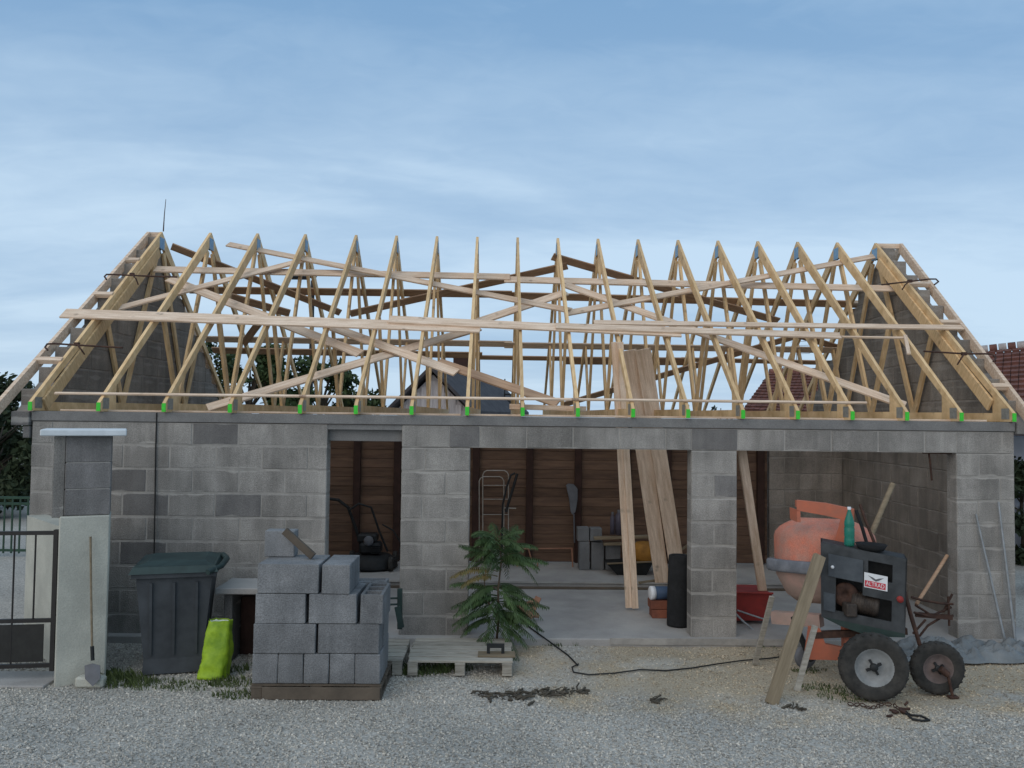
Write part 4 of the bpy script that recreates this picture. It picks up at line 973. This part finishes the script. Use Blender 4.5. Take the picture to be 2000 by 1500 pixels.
# ------------------------------------------------------------------ wheelie bin and lime bag
bc = onz(350, 1322, GZ); bx, by = bc.x-.15, bc.y+.33
def rot(pt, a, c): 
    x, y = pt[0]-c[0], pt[1]-c[1]; return (c[0]+x*math.cos(a)-y*math.sin(a), c[1]+x*math.sin(a)+y*math.cos(a), pt[2])
BA = R_(14)
t = thing('wheelie_bin', (bx, by, GZ), 'dark grey wheelie bin with dark lid beside the gate pillar', 'bin')
def tb(mb, x0,x1,y0,y1,z0, X0,X1,Y0,Y1,z1):
    p = [(x0,y0,z0),(x1,y0,z0),(x1,y1,z0),(x0,y1,z0),(X0,Y0,z1),(X1,Y0,z1),(X1,Y1,z1),(X0,Y1,z1)]
    mb.hexa([rot((bx+a, by+b_, z), BA, (bx,by)) for a, b_, z in p]); return mb
zb0 = GZ
bd = MB(); tb(bd, -.26,.26,-.28,.26, zb0+.16, -.335,.335,-.35,.34, zb0+.97); tb(bd, -.27,.27,-.29,-.10, zb0+.02, -.26,.26,-.28,.0, zb0+.165); bd.build('body', M['bin'], t)
rb_ = MB(); tb(rb_, -.37,.37,-.385,.37, zb0+.95, -.37,.37,-.385,.37, zb0+.99); rb_.build('rim', M['bin'], t)
for k in (-.2, 0, .2):
    r_ = MB(); tb(r_, k-.012,k+.012,-.30,-.26, zb0+.2, k-.012,k+.012,-.37,-.33, zb0+.9); r_.build('rib', M['bin'], t)
ld = MB(); tb(ld, -.39,.39,-.41,.38, zb0+.995, -.36,.36,-.37,.36, zb0+1.055); tb(ld, -.34,.34,-.34,.34, zb0+1.0555, -.25,.25,-.22,.25, zb0+1.085); ld.build('lid', M['binlid'], t)
hb_ = MB(); pts = [rot((bx+.30, by-.44, zb0+1.0), BA, (bx,by)), rot((bx+.41, by-.30, zb0+1.03), BA, (bx,by)), rot((bx+.44, by-.0, zb0+1.05), BA, (bx,by)), rot((bx+.38, by+.3, zb0+1.04), BA, (bx,by))]
hb_.tube(pts, .028, 8); hb_.build('handle', M['binlid'], t)
for sx in (-1, 1):
    c = rot((bx+sx*.27, by+.26, zb0+.10), BA, (bx,by)); MB().lathe(c, (math.cos(BA), math.sin(BA), 0), [(.02,-.03),(.09,-.03),(.10,0),(.09,.03),(.02,.03),(.02,-.03)], 18).build('wheel', M['rubber'], t)
t.scale = (1, 1, .975)
lb = onz(412, 1332, GZ)
def bag(cx_, cy_, w0, w1, d0, h, lean):
    mb = MB(); n, mrows = 28, 22; vs = []
    for j in range(mrows):
        v = j/(mrows-1); w = (w0+(w1-w0)*v**1.2); d = d0*(1-.55*v)
        for i in range(n):
            a = 2*math.pi*i/n; ca, sa = math.cos(a), math.sin(a)
            sqx = math.copysign(abs(ca)**.6, ca)*w; sqy = math.copysign(abs(sa)**.7, sa)*d
            nn = 1+.22*noise.noise(Vector((ca*2.3+v*1.4, sa*2.3, v*4.2+3)))+.11*noise.noise(Vector((ca*6, sa*6, v*9)))
            vs.append((cx_+sqx*nn+lean*v, cy_+sqy*nn, GZ+.012+h*v+(.018*noise.noise(Vector((ca*3,sa*3,1))) if j == mrows-1 else 0)))
    fs = [(j*n+i, j*n+(i+1)%n, (j+1)*n+(i+1)%n, (j+1)*n+i) for j in range(mrows-1) for i in range(n)] + [tuple(range(n))[::-1]]
    mb.add(vs, fs, True); return mb, vs[-n:]
t = thing('lime_bag', lb+Vector((0,.13,0)), 'bright lime green plastic bag standing on the gravel beside the bin', 'bag')
mb, top = bag(lb.x-.02, lb.y+.13, .135, .108, .12, .52, .055); mb.build('bag', M['lime'], t)
mi = MB(); c = sum((Vector(p) for p in top), Vector())/len(top); mi.add([Vector(p)*.93+c*.07-Vector((0,0,.012)) for p in top]+[c-Vector((0,0,.10))], [(i,(i+1)%28,28) for i in range(28)], True); mi.build('opening', M['inner_white'], t)

# ------------------------------------------------------------------ gate pillar, boundary wall, gate
py0 = 7.58
xl, xr = at(131,1300,py0).x, at(209,1300,py0).x
t = thing('gate_pillar', ((xl+xr)/2, py0+.2, GZ), 'gate pillar with pale rendered base, bare block top and flat white cap', 'pillar')
zr = at(170,1008,py0).z; zc = at(170,851,py0).z
PA = R_(24); pcx, pcy = at(172,1000,7.78).x, py0+.20; hw = .188
def pbox(x0, y0, z0, x1, y1, z1, c=.006):
    m_ = MB(); m_.cbox((x0,y0,z0), (x1,y1,z1), c); ca, sa = math.cos(PA), math.sin(PA)
    m_.v = [(pcx+x*ca-y*sa, pcy+x*sa+y*ca, z) for x, y, z in m_.v]; return m_
pbox(-hw-.035, -hw-.015, GZ-.05, hw+.004, hw+.02, zr, .012).build('rendered_base', M['render'], t)
z = zr+.001; ztop = zc-.005; nb = 3; hh = (ztop-z)/nb
for k in range(nb): pbox(-hw, -hw, z+hh*k+.004, hw, hw, z+hh*(k+1)-.004).build('block', M['pillar_block'], t)
pbox(-hw-.10, -hw+.02, zr-.01, -hw-.002, hw, ztop, .006).build('pilaster', M['block'], t)
pbox(-hw+.006, -hw+.006, z, hw-.006, hw-.006, ztop).build('mortar_core', M['mortar'], t)
pbox(-hw-.20, -hw-.12, zc, hw+.12, hw+.10, zc+.058, .008).build('cap', M['cap'], t)
# little patch of rendered wall joining the pillar to the garage corner
A = Vector((at(50,1100,8.85).x, 8.85, 0)); B = Vector((pcx-.22, py0+.28, 0)); d = (B-A).normalized(); n_ = Vector((-d.y, d.x, 0))*.18
zw = 1.27
bwm = MB(); bwm.hexa([A+Vector((0,0,GZ-.05)), B+Vector((0,0,GZ-.05)), B+n_+Vector((0,0,GZ-.05)), A+n_+Vector((0,0,GZ-.05)), A+Vector((0,0,zw)), B+Vector((0,0,zw)), B+n_+Vector((0,0,zw)), A+n_+Vector((0,0,zw))])
tag(bwm.build('boundary_wall', M['render']), 'low pale rendered wall between the gate pillar and the garage corner', 'wall')
gy = 7.66
gx = at(111,1040,gy).x; gx0 = gx-1.5
t = thing('garden_gate', (gx-.6, gy, 0), 'black metal garden gate with thin bars and solid lower panel at the left edge', 'gate')
def gp(u, v): 
    # gate plane comes slightly nearer towards its left end
    d_ = ray(u, v); k = .12; tt = (gy - k*0)/(d_.y - 0) ; p = at(u, v, gy)
    for _ in range(4): Y = gy - (gx-p.x)*.12; p = at(u, v, Y)
    return p
zt1, zm1, zb1 = gp(60,1041).z, gp(60,1212).z, gp(60,1300).z
def gpt(x, z): return Vector((x, gy-(gx-x)*.12, z))
MB().beam(gpt(gx,zb1-.05), gpt(gx,zt1+.03), .04, .04, side=(1,0,0)).build('post', M['gate'], t)
for z_ in (zt1, zm1, zb1): MB().beam(gpt(gx0,z_), gpt(gx-.021,z_), .035, .03).build('rail', M['gate'], t)
for k in range(1, 9): MB().tube([gpt(gx-.178*k, zm1+.018), gpt(gx-.178*k, zt1-.018)], .009, 6).build('bar', M['gate'], t)
MB().beam(gpt(gx0+.05,(zm1+zb1)/2-.0), gpt(gx-.085,(zm1+zb1)/2), (zm1-zb1)-.07, .012).build('panel', M['gatepanel'], t)
MB().tube([gpt(gx-.178*2, zm1-.02), gpt(gx-.178*2, zb1+.02)], .009, 6).build('bar', M['gate'], t)
tag(MB().cbox((gx0-1.5, gy-.2, GZ-.03), (gx+.03, gy+.22, GZ+.02), .006).build('gate_sill', M['slab']), 'pale concrete sill under the garden gate', 'kerb')
# spade leaning on the pillar
t = thing('spade', (at(180,1335,7.45).x, 7.45, GZ), 'spade with thin wooden shaft leaning on the gate pillar', 'spade')
MB().tube([at(180,1262,7.48), at(178,1150,7.54), at(177,1048,7.555)], .010, 7).build('shaft', M['wood_old'], t)
MB().tube([at(180,1262,7.48), at(181,1290,7.46)], .017, 8).build('socket', M['dark_metal'], t)
q = [at(165,1300,7.46), at(180,1296,7.455), at(195,1300,7.46), at(196,1325,7.42), at(181,1341,7.40), at(166,1326,7.42)]
MB().prism(q, (0,.006,0)).build('blade', M['grey_plastic'], t)
tag(MB().cbox((at(150,1330,7.50).x, 7.45, GZ), (at(205,1330,7.5).x, 7.555, GZ+.10), .02).build('footing_stone', M['render']), 'small rough mortar lump at the foot of the gate pillar', 'stone')

# green mesh fence and gravel drive behind
t = thing('green_fence', (-10, 14, GZ), 'dark green bar fence behind the gate at the far left', 'fence')
zf0, zf1 = GZ+.06, at(30,972,14).z
x1_ = at(70,1000,14).x
for z_ in (zf0+.05, zf1-.10, zf1): MB().beam((-13,14,z_), (x1_,14,z_), .04, .03).build('rail', M['green_paint'], t)
x_ = x1_; k = 0
fbars = MB()
while x_ > -10.6:
    MB().box((x_-.012, 13.99, zf0), (x_+.012, 14.01, zf1)).build('bar', M['green_paint'], t); x_ -= .13
for x_ in (x1_-.75, x1_-2.3): MB().cbox((x_-.04, 13.96, GZ), (x_+.04, 14.04, zf1+.06), .005).build('post', M['green_paint'], t)

# ------------------------------------------------------------------ vegetation
def leaf_cloud(clumps, n, size, m, name, parent=None, seed=1, flat=.5):
    r = np.random.default_rng(seed); C = np.array([c[:3] for c in clumps]); Rr = np.array([c[3] for c in clumps]); w = Rr**2.2; w /= w.sum()
    k = r.choice(len(C), n, p=w); dirs = r.normal(0,1,(n,3)); dirs /= np.linalg.norm(dirs,axis=1)[:,None]
    rad = Rr[k][:,None]*(r.uniform(0,1,(n,1))**.45)*r.uniform(.75,1.12,(n,1)); P = C[k]+dirs*rad*np.array([1,1,.85])
    a = r.normal(0,1,(n,3)); a /= np.linalg.norm(a,axis=1)[:,None]; b_ = np.cross(a, r.normal(0,1,(n,3))); b_ /= np.linalg.norm(b_,axis=1)[:,None]
    s = size*r.uniform(.6,1.4,(n,1)); A = a*s; Bv = b_*s*flat
    V = np.stack([P-A, P+Bv, P+A, P-Bv], 1).reshape(-1,3)
    F = (np.arange(n)*4)[:,None]+np.arange(4)[None]
    o = np.array(parent['_o']) if parent is not None else np.zeros(3)
    me = bpy.data.meshes.new(name); me.from_pydata((V-o).tolist(), [], F.tolist()); me.materials.append(m); me.update()
    ob = bpy.data.objects.new(name, me); COL.objects.link(ob)
    if parent is not None: ob.parent = parent
    return ob
def tree(x, y, h, cr, n, size, m, label, seed, group=None, name='garden_tree', tall=1.0, low=.25):
    r = random.Random(seed); t = thing(name, (x, y, GZ), label, 'tree', group)
    tk = MB(); tk.tube([(x,y,GZ-.1), (x+.05*h*.1,y,h*.3), (x-.03,y,h*.6), (x,y,h*.85)], [h*.028,h*.022,h*.014,h*.004], 8)
    cl = []
    for k in range(26):
        an = r.uniform(0, 6.28); zz2 = h*r.uniform(low, .95); prof = math.sin(math.pi*min(1,max(.05,(zz2/h-low*.5)/(1.02-low*.5))))**.6
        rr = cr*prof*r.uniform(.35, .95); px_, py_ = x+rr*math.cos(an), y+rr*math.sin(an)
        cs = cr*r.uniform(.16,.32); cl.append((px_, py_, zz2, cs))
        tk.tube([(x,y,zz2*.72), ((x+px_)/2,(y+py_)/2,zz2*.9), (px_,py_,zz2)], [h*.009,h*.006,h*.002], 5)
    tk.build('trunk', M['bark'], t)
    leaf_cloud(cl, n, size, m, 'crown', t, seed)
    return t
# leafy tree group behind the middle left of the roof
tree(-6.6, 22.0, 4.15, 1.5, 5200, .085, M['leaf'], 'dark leafy tree seen through the trusses, left one of the clump', 11, name='walnut_tree')
tree(-4.9, 23.0, 3.95, 1.5, 5200, .085, M['leaf'], 'dark leafy tree seen through the trusses, right one of the clump', 12, name='walnut_tree')
tree(-4.55, 27.5, 3.3, 1.0, 3000, .08, M['leaf_dark'], 'low round dark bush behind the leafy trees left of the house gable', 13, name='round_bush', low=.1)
tree(-7.8, 21.5, 4.7, 1.3, 3000, .08, M['leaf'], 'leafy tree with a thin top behind the left gable', 16, name='walnut_tree')
tree(at(1408,790,26).x, 26, at(1408,768,26).z+.0, .7, 1800, .06, M['conifer'], 'small conifer top between the right trusses', 14, name='conifer', low=.1)
tree(at(1520,720,40).x, 40, at(1520,718,40).z, 1.0, 1200, .1, M['conifer'], 'tiny dark tree top above the far tiled roof', 15, name='far_tree', low=.3)
# big dark trees at far left and the hedge
tree(-13.6, 20, 3.0, 2.0, 9000, .09, M['leaf_dark'], 'large dark evergreen behind the fence at the far left', 21, name='evergreen_tree', low=.08)
tree(-11.4, 19, 2.9, 1.5, 7000, .09, M['leaf_dark'], 'lower dark evergreen beside the left garage corner', 22, name='evergreen_tree', low=.05)
tree(-14.6, 24.5, 3.2, 2.1, 6000, .09, M['leaf_dark'], 'farther dark evergreen at the far left', 23, name='evergreen_tree', low=.05)
tree(9.2, 14.2, 1.75, .95, 4500, .06, M['leaf_dark'], 'dark hedge shrub right of the garage', 24, name='hedge_shrub', low=.02)
tree(8.1, 11.6, .95, .6, 2200, .05, M['leaf_dark'], 'lower dark shrub right of the garage corner', 25, name='hedge_shrub', low=.02)

# sumac sapling ----------------------------------------------------------------
sx_, sy_ = at(968,1250,8.72).x, 8.74
t = thing('sumac_sapling', (sx_, sy_, GZ), 'young sumac sapling with drooping feathery green fronds before the middle opening', 'sapling')
stem_pts = [Vector((sx_,sy_,GZ-.02)), Vector((sx_+.03,sy_,.25)), Vector((sx_+.02,sy_-.02,.55)), Vector((sx_+.05,sy_,.85)), Vector((sx_+.02,sy_,1.12))]
MB().tube(stem_pts, [.013,.012,.010,.008,.005], 8).build('stem', M['stem'], t)
MB().tube([stem_pts[1], Vector((sx_-.10,sy_-.05,.45)), Vector((sx_-.14,sy_-.05,.75))], [.011,.009,.004], 6).build('side_stem', M['stem'], t)
def frond(base, az, length, up, droop, m, nl=21, ll=.085):
    mb = MB(); d = Vector((math.cos(az), math.sin(az), 0)); pts = []; n = 14
    for i in range(n):
        s = i/(n-1); pts.append(base + d*(length*(s-.12*s*s)) + Vector((0,0, length*(up*s - droop*s*s))))
    mb.tube(pts, [.0045*(1-.8*i/(n-1))+.001 for i in range(n)], 4, caps=False)
    sd = Vector((-d.y, d.x, 0))
    for i in range(2, nl*2):
        s = .10+.88*(i/(nl*2)); j = s*(n-1); a = pts[int(j)].lerp(pts[min(n-1,int(j)+1)], j-int(j)); tg = (pts[min(n-1,int(j)+1)]-pts[int(j)]).normalized()
        sg = 1 if i % 2 else -1; L = ll*(math.sin(math.pi*(.12+.8*s))**.7)*random.uniform(.8,1.15)
        out = (sd*sg*.8 + tg*.35 + Vector((0,0,-.62+random.uniform(-.25,.2)))).normalized(); wv = out.cross(Vector((0,0,1)).cross(out)).normalized()
        wv = tg*.9+Vector((0,0,random.uniform(-.3,.3))); wv.normalize(); w = L*.155
        mid = a+out*L*.5+Vector((0,0,-.004)); tip = a+out*L+Vector((0,0,-.012))
        mb.add([a, mid-wv*w, tip, mid+wv*w], [(0,1,2),(0,2,3)])
    mb.build('frond', m, t)
random.seed(21)
fr = []
def F(z, az, L, up, dr, m='frond', base=None, ll=.085):
    b0 = base or (stem_pts[0].lerp(stem_pts[4], min(1,(z-GZ)/1.2))); b0 = Vector((b0.x, b0.y, z)); frond(b0, R_(az), L, up, dr, M[m], ll=ll)
rs = random.Random(8)
for k in range(34): F(1.10-.009*k+rs.uniform(-.03,.03), rs.uniform(0,360), rs.uniform(.28,.56), rs.uniform(.25,.95), rs.uniform(.35,1.05), ll=rs.uniform(.065,.09))
F(.86, 2, .62, .25, .30); F(.82, 14, .52, .35, .45); F(.74, 182, .58, .38, .50, 'frond_dry'); F(.69, 196, .46, .35, .55, 'frond_dry')
for k in range(38):
    side = 200 if rs.random() < .6 else 340
    F(rs.uniform(.16,.60), side+rs.gauss(0,34), rs.uniform(.34,.62), rs.uniform(.0,.45), rs.uniform(.30,.85), ll=rs.uniform(.07,.10))
F(.42, -4, .64, .15, .22); F(.44, 186, .56, .22, .35)

# weeds and grass tufts (uncountable)
def tufts(name, spots, seed):
    r = np.random.default_rng(seed); V = []; Fc = []
    for (x, y, n, rad, h) in spots:
        for _ in range(int(n*.55)):
            a = r.uniform(0,6.28); q = rad*math.sqrt(r.uniform()); px, py = x+q*1.8*math.cos(a), y+q*math.sin(a)
            hh = h*r.uniform(.4,1.1); la = r.uniform(0,6.28); ln = hh*r.uniform(.2,.8); w = .005
            o = len(V); V += [(px-w,py,GZ-.005),(px+w,py,GZ-.005),(px+ln*math.cos(la)*.5+w*.5,py+ln*math.sin(la)*.5,GZ+hh*.7),(px+ln*math.cos(la),py+ln*math.sin(la),GZ+hh)]
            Fc += [(o,o+1,o+2),(o,o+2,o+3)]
    me = bpy.data.meshes.new(name); me.from_pydata(V, [], Fc); me.materials.append(M['grass']); me.update()
    ob = bpy.data.objects.new(name, me); COL.objects.link(ob); return tag(ob, kind='stuff')
def gpn(u, v): p = onz(u, v, GZ); return p.x, p.y
sp = []
for (u, v, n, rad, h) in ((1050,1252,520,.16,.07),(1095,1258,300,.14,.05),(1015,1248,240,.1,.06),(245,1335,420,.16,.09),(225,1325,300,.10,.10),(300,1338,260,.16,.05),(370,1342,260,.14,.04),(455,1335,380,.13,.06),(465,1360,300,.12,.05),(440,1310,300,.13,.08),(770,1312,420,.14,.07),(830,1312,420,.14,.08),(880,1308,300,.12,.07),(1990,1240,200,.2,.06),(1610,1345,220,.12,.04),(1650,1362,200,.14,.035),(1580,1310,160,.1,.04),(1490,1262,120,.15,.03)):
    sp.append((*gpn(u,v), n, rad, h))
tufts('weeds', sp, 5)
def soil(name, u, v, rx_, ry_, m, h, seed, kind='structure'):
    cx_, cy_ = gpn(u, v); mb = MB(); n = 40; rings = 12; vs = [(cx_, cy_, gh(cx_,cy_)+h)]
    for j in range(1, rings+1):
        for i in range(n):
            a = 2*math.pi*i/n; s = j/rings; k = 1+.28*noise.noise(Vector((math.cos(a)*1.7, math.sin(a)*1.7, seed)))+.12*noise.noise(Vector((math.cos(a)*6, math.sin(a)*6, seed)))
            x, y = cx_+rx_*s*k*math.cos(a), cy_+ry_*s*k*math.sin(a); vs.append((x, y, gh(x,y)+h*(1-s)*1.0-.006*s+.0035))
    fs = [(0,1+i,1+(i+1)%n) for i in range(n)]+[(1+(j-1)*n+i, 1+j*n+i, 1+j*n+(i+1)%n, 1+(j-1)*n+(i+1)%n) for j in range(1,rings) for i in range(n)]
    mb.add(vs, fs, True); return tag(mb.build(name, m), kind=kind)
#soil('cement_dust_patch', 1290, 1285, .62, .26, M['spill'], .012, 3)
#soil('sand_patch', 1390, 1412, .35, .12, M['sand'], .012, 9)

# cables, twigs and straps on the ground
tag(MB().tube([onz(u,v,GZ)+Vector((0,0,.016)) for u,v in ((1130,1300),(1117,1306),(1120,1316),(1150,1321),(1200,1318),(1250,1311),(1300,1313),(1350,1308),(1400,1300),(1450,1293),(1500,1289),(1530,1285))], .007, 6).build('ground_cable', M['cable']), 'black cable winding across the gravel towards the mixer', 'cable')
tag(MB().tube([at(1008,1205,9.3), onz(1030,1222,.012), onz(1062,1245,.012), at(1085,1262,8.8), onz(1110,1280,GZ+.012), onz(1128,1299,GZ+.012)], .008, 6).build('slab_cable', M['cable']), 'black cable running from the sapling over the slab edge', 'cable')
rr = random.Random(4)
def debris(label, cu_, cv_, su, sv, n, name, cat):
    mb = MB()
    for k in range(n):
        u = cu_+rr.gauss(0,su); v = cv_+rr.gauss(0,sv); p = onz(u,v,GZ)+Vector((0,0,.012)); a = rr.gauss(0,.5)+(0 if rr.random() < .7 else 1.2); L = rr.uniform(.03,.13)
        dz = rr.uniform(-.006,.02); q1 = p+Vector((math.cos(a)*L, math.sin(a)*L, dz)); mb.tube([p, p.lerp(q1,.5)+Vector((rr.uniform(-.015,.015),rr.uniform(-.015,.015),rr.uniform(0,.012))), q1], rr.uniform(.004,.012), 5)
    o_ = mb.build(name, M['twig']); o_['kind'] = 'stuff'; return o_
debris('heap of dark twigs on the gravel, left part below the pallet', 1005, 1362, 24, 6, 34, 'twig_heap', 'twigs')
debris('long strip of dark twigs on the gravel pointing right', 1085, 1356, 30, 3, 40, 'twig_heap', 'twigs')
debris('few dark twigs left of the twig heap', 935, 1357, 12, 2, 9, 'twig_heap', 'twigs')
debris('few dark twigs in front of the leaning post', 1555, 1388, 14, 1.5, 8, 'twig_heap', 'twigs')
debris('dark scraps scattered in front of the sand', 1275, 1372, 10, 2, 10, 'twig_heap', 'twigs')
t = thing('tow_chain', onz(1700,1385,GZ), 'dark chain and strap lying on the gravel before the large mixer wheel', 'chain')
def links_(pts):
    for (a, b_) in zip(pts[:-1], pts[1:]):
        pa, pb_ = onz(*a,GZ)+Vector((0,0,.013)), onz(*b_,GZ)+Vector((0,0,.013)); L = (pb_-pa).length; n = max(1,int(L/.045)); d = (pb_-pa).normalized(); sd = Vector((-d.y,d.x,0))
        for k in range(n):
            c = pa.lerp(pb_, (k+.5)/n); an = 0.3 if k % 2 else 1.2; sv_ = sd*math.cos(an)+Vector((0,0,math.sin(an)))
            MB().tube([c+d*.028*math.cos(w_)+sv_*.013*math.sin(w_) for w_ in np.linspace(0,6.283,9)], .005, 5, caps=False).build('link', M['rust'], t)
links_([(1655,1376),(1668,1380),(1680,1378),(1700,1386),(1712,1383),(1725,1378),(1745,1379),(1762,1392)])
MB().tube([onz(u,v,GZ)+Vector((0,0,.014)) for u,v in ((1762,1390),(1780,1400),(1800,1402),(1815,1410),(1800,1411),(1782,1408),(1768,1396))], .010, 6).build('strap', M['cable'], t)
k_ = MB()
for i in range(12): p = onz(1762+rr.gauss(0,7),1392+rr.gauss(0,4),GZ)+Vector((0,0,.015)); k_.tube([p, p+Vector((rr.uniform(-.06,.06),rr.uniform(-.04,.04),rr.uniform(-.005,.02)))], .011, 5)
k_.build('knot', M['rust'], t)['kind'] = 'stuff'

# ------------------------------------------------------------------ background houses, lamp
def qprism(pts, vec): return MB().prism(pts, vec)
hy = 20.0
t = thing('gabled_house', at(845,800,hy), 'house with pale board gable, dark slate roof and chimney behind the garage', 'house')
a0, b0, c0 = at(764,803,hy), at(846,722,hy), at(925,803,hy)
vec = Vector((1.5, 5.0, 0))
zl = a0.z; zg = GZ
MB().prism([Vector((a0.x+.15,hy,zg)), Vector((a0.x+.15,hy,zl+.05)), b0-Vector((0,0,.12)), Vector((c0.x-.15,hy,zl+.05)), Vector((c0.x-.15,hy,zg))], vec*.97).build('wall', M['plaster'], t)
for k in range(12):
    x_ = a0.x+.22+k*(c0.x-a0.x-.44)/11
    top_ = b0.z-.2-abs(x_-b0.x)*(b0.z-zl)/(b0.x-a0.x)
    if top_ > 2.3: MB().cbox((x_-.07, hy-.03, 1.2), (x_+.07, hy-.002, top_), .004).build('board', M['plaster'], t)
up = Vector((0,0,.10)); ov = Vector((-.05,-.25,0))
MB().prism([a0+ov, b0+ov, b0+ov+up, a0+ov+up], vec+Vector((0,.4,0))).build('roof_slope', M['slate'], t)
MB().prism([b0+ov, c0+ov+Vector((.1,0,-.1)), c0+ov+up+Vector((.1,0,-.1)), b0+ov+up], vec+Vector((0,.4,0))).build('roof_slope', M['slate'], t)
cpos = at(904,740,hy+2.5); ctop = at(904,697,hy+2.5).z
MB().cbox((cpos.x-.26, hy+2.3, cpos.z-.8), (cpos.x+.26, hy+2.8, ctop), .01).build('chimney', M['post_brown'], t)
MB().cbox((cpos.x-.31, hy+2.25, ctop+.002), (cpos.x+.31, hy+2.85, ctop+.08), .01).build('chimney_cap', M['slate'], t)
t = thing('roof_finial', at(990,800,24), 'small dark antenna with box right of the slate roof', 'antenna')
MB().tube([at(985,802,24), at(986,740,24)], .02, 5).build('mast', M['dark_metal'], t); MB().tube([at(984,770,24), at(1000,771,24), at(1000,780,24)], .03, 5).build('arm', M['dark_metal'], t); MB().cbox(at(984,796,24)-Vector((0,.1,0)), at(1003,782,24)+Vector((0,.1,0)), .01).build('box', M['dark_metal'], t)

def tiled_roof(t, p00, p10, p01, p11, nu, nv, name='roof_tiles'):
    """p00-p10 eave, p01-p11 ridge; rows of overlapping tiles"""
    mb = MB(); r = random.Random(3); nn = (p10-p00).cross(p01-p00).normalized()
    for j in range(nv):
        for i in range(nu):
            o = (.5 if j % 2 else 0)
            def P(a, b_): 
                a = min(1, max(0, (a+o*0)/nu)); return p00.lerp(p10, a).lerp(p01.lerp(p11, a), b_/nv)
            l = .0; h = r.uniform(.02,.04)
            a0_, a1_ = i+.04, i+.96
            v0, v1, v2, v3 = P(a0_, j), P(a1_, j), P(a1_, j+1.08), P(a0_, j+1.08)
            mb.add([v0+nn*(h+.03), v1+nn*(h+.03), v2+nn*.005, v3+nn*.005, v0, v1], [(0,1,2,3),(4,5,1,0)])
    ob = mb.build(name, M['tile'], t); ob['kind'] = 'stuff'; return ob
# low red-tiled house between the right trusses
t = thing('tiled_house', at(1560,800,27), 'low house with reddish brown tiled roof seen between the right trusses', 'house')
e0, e1 = at(1440,815,24), at(1730,822,24); r0, r1 = at(1503,728,27), at(1730,724,27)
tiled_roof(t, e0, e1, r0, r1, 26, 15)
MB().prism([e0-Vector((0,0,.06)), e1-Vector((0,0,.06)), r1-Vector((0,0,.06)), r0-Vector((0,0,.06))], (0,0,-.1)).build('roof_deck', M['slate'], t)
MB().box((e0.x+.3, 24.3, GZ), (e1.x, 30, e0.z-.15)).build('wall', M['plaster2'], t)
MB().tube([r0+Vector((0,0,.03)), r1+Vector((0,0,.03))], .10, 8).build('ridge', M['tile'], t)
MB().prism([r0-Vector((0,.1,.1)), r1-Vector((0,.1,.1)), Vector((r1.x,30,e1.z)), Vector((r0.x,30,e0.z))], (0,0,-.1)).build('roof_rear', M['tile'], t)
t2 = thing('tv_antenna', at(1565,730,27), 'thin television antenna above the tiled roof', 'antenna')
MB().tube([at(1556,726,27), at(1556,668,27)], .015, 5).build('mast', M['steel'], t2)
for v in (668, 676, 684, 692): MB().tube([at(1545,v,27), at(1582,v-2,27)], .008, 5).build('element', M['steel'], t2)
# right house
t = thing('right_house', at(2050,800,15), 'house with red tiled roof and pale ridge at the right edge', 'house')
e0, e1 = at(1905,830,14.0), at(2140,838,13.0); r0, r1 = at(1915,688,17.2), at(2140,664,16.2)
tiled_roof(t, e0, e1, r0, r1, 14, 16)
MB().prism([e0-Vector((0,0,.06)), e1-Vector((0,0,.06)), r1-Vector((0,0,.06)), r0-Vector((0,0,.06))], (0,0,-.1)).build('roof_deck', M['slate'], t)
MB().box((e0.x+.15, 14.3, GZ), (e1.x+1, 18.5, e0.z-.2)).build('wall', M['plaster2'], t)
rd = r1-r0
for k in range(12):
    a, b_ = r0+rd*(k/12.), r0+rd*((k+.82)/12.); MB().tube([a+Vector((0,0,.05)), b_+Vector((0,0,.05))], .09, 8).build('ridge_tile', M['tile'] if k % 2 else M['tile_pale'], t)
MB().prism([r0-Vector((0,-.1,.1)), r1-Vector((0,-.1,.1)), Vector((r1.x,20,e1.z)), Vector((r0.x,20,e0.z))], (0,0,-.1)).build('roof_rear', M['tile'], t)
# street lamp
ly = 25; t = thing('street_lamp', (at(611,800,ly).x, ly, GZ), 'grey street lamp with flat head behind the left trusses', 'street lamp')
pz = at(611,545,ly); MB().tube([(pz.x,ly,GZ), (pz.x,ly,pz.z-.05)], [.09,.06], 10).build('pole', M['dark_metal'], t)
MB().tube([(pz.x,ly,pz.z-.08), at(617,541,ly), at(600,540,ly)], .05, 8).build('arm', M['dark_metal'], t)
MB().cbox(at(566,545,ly)-Vector((0,.15,.0)), at(603,537,ly)+Vector((0,.15,0)), .04).build('lamp_head', M['dark_metal'], t)

# ------------------------------------------------------------------ tidy helper properties
for o in bpy.data.objects:
    if '_o' in o: del o['_o']
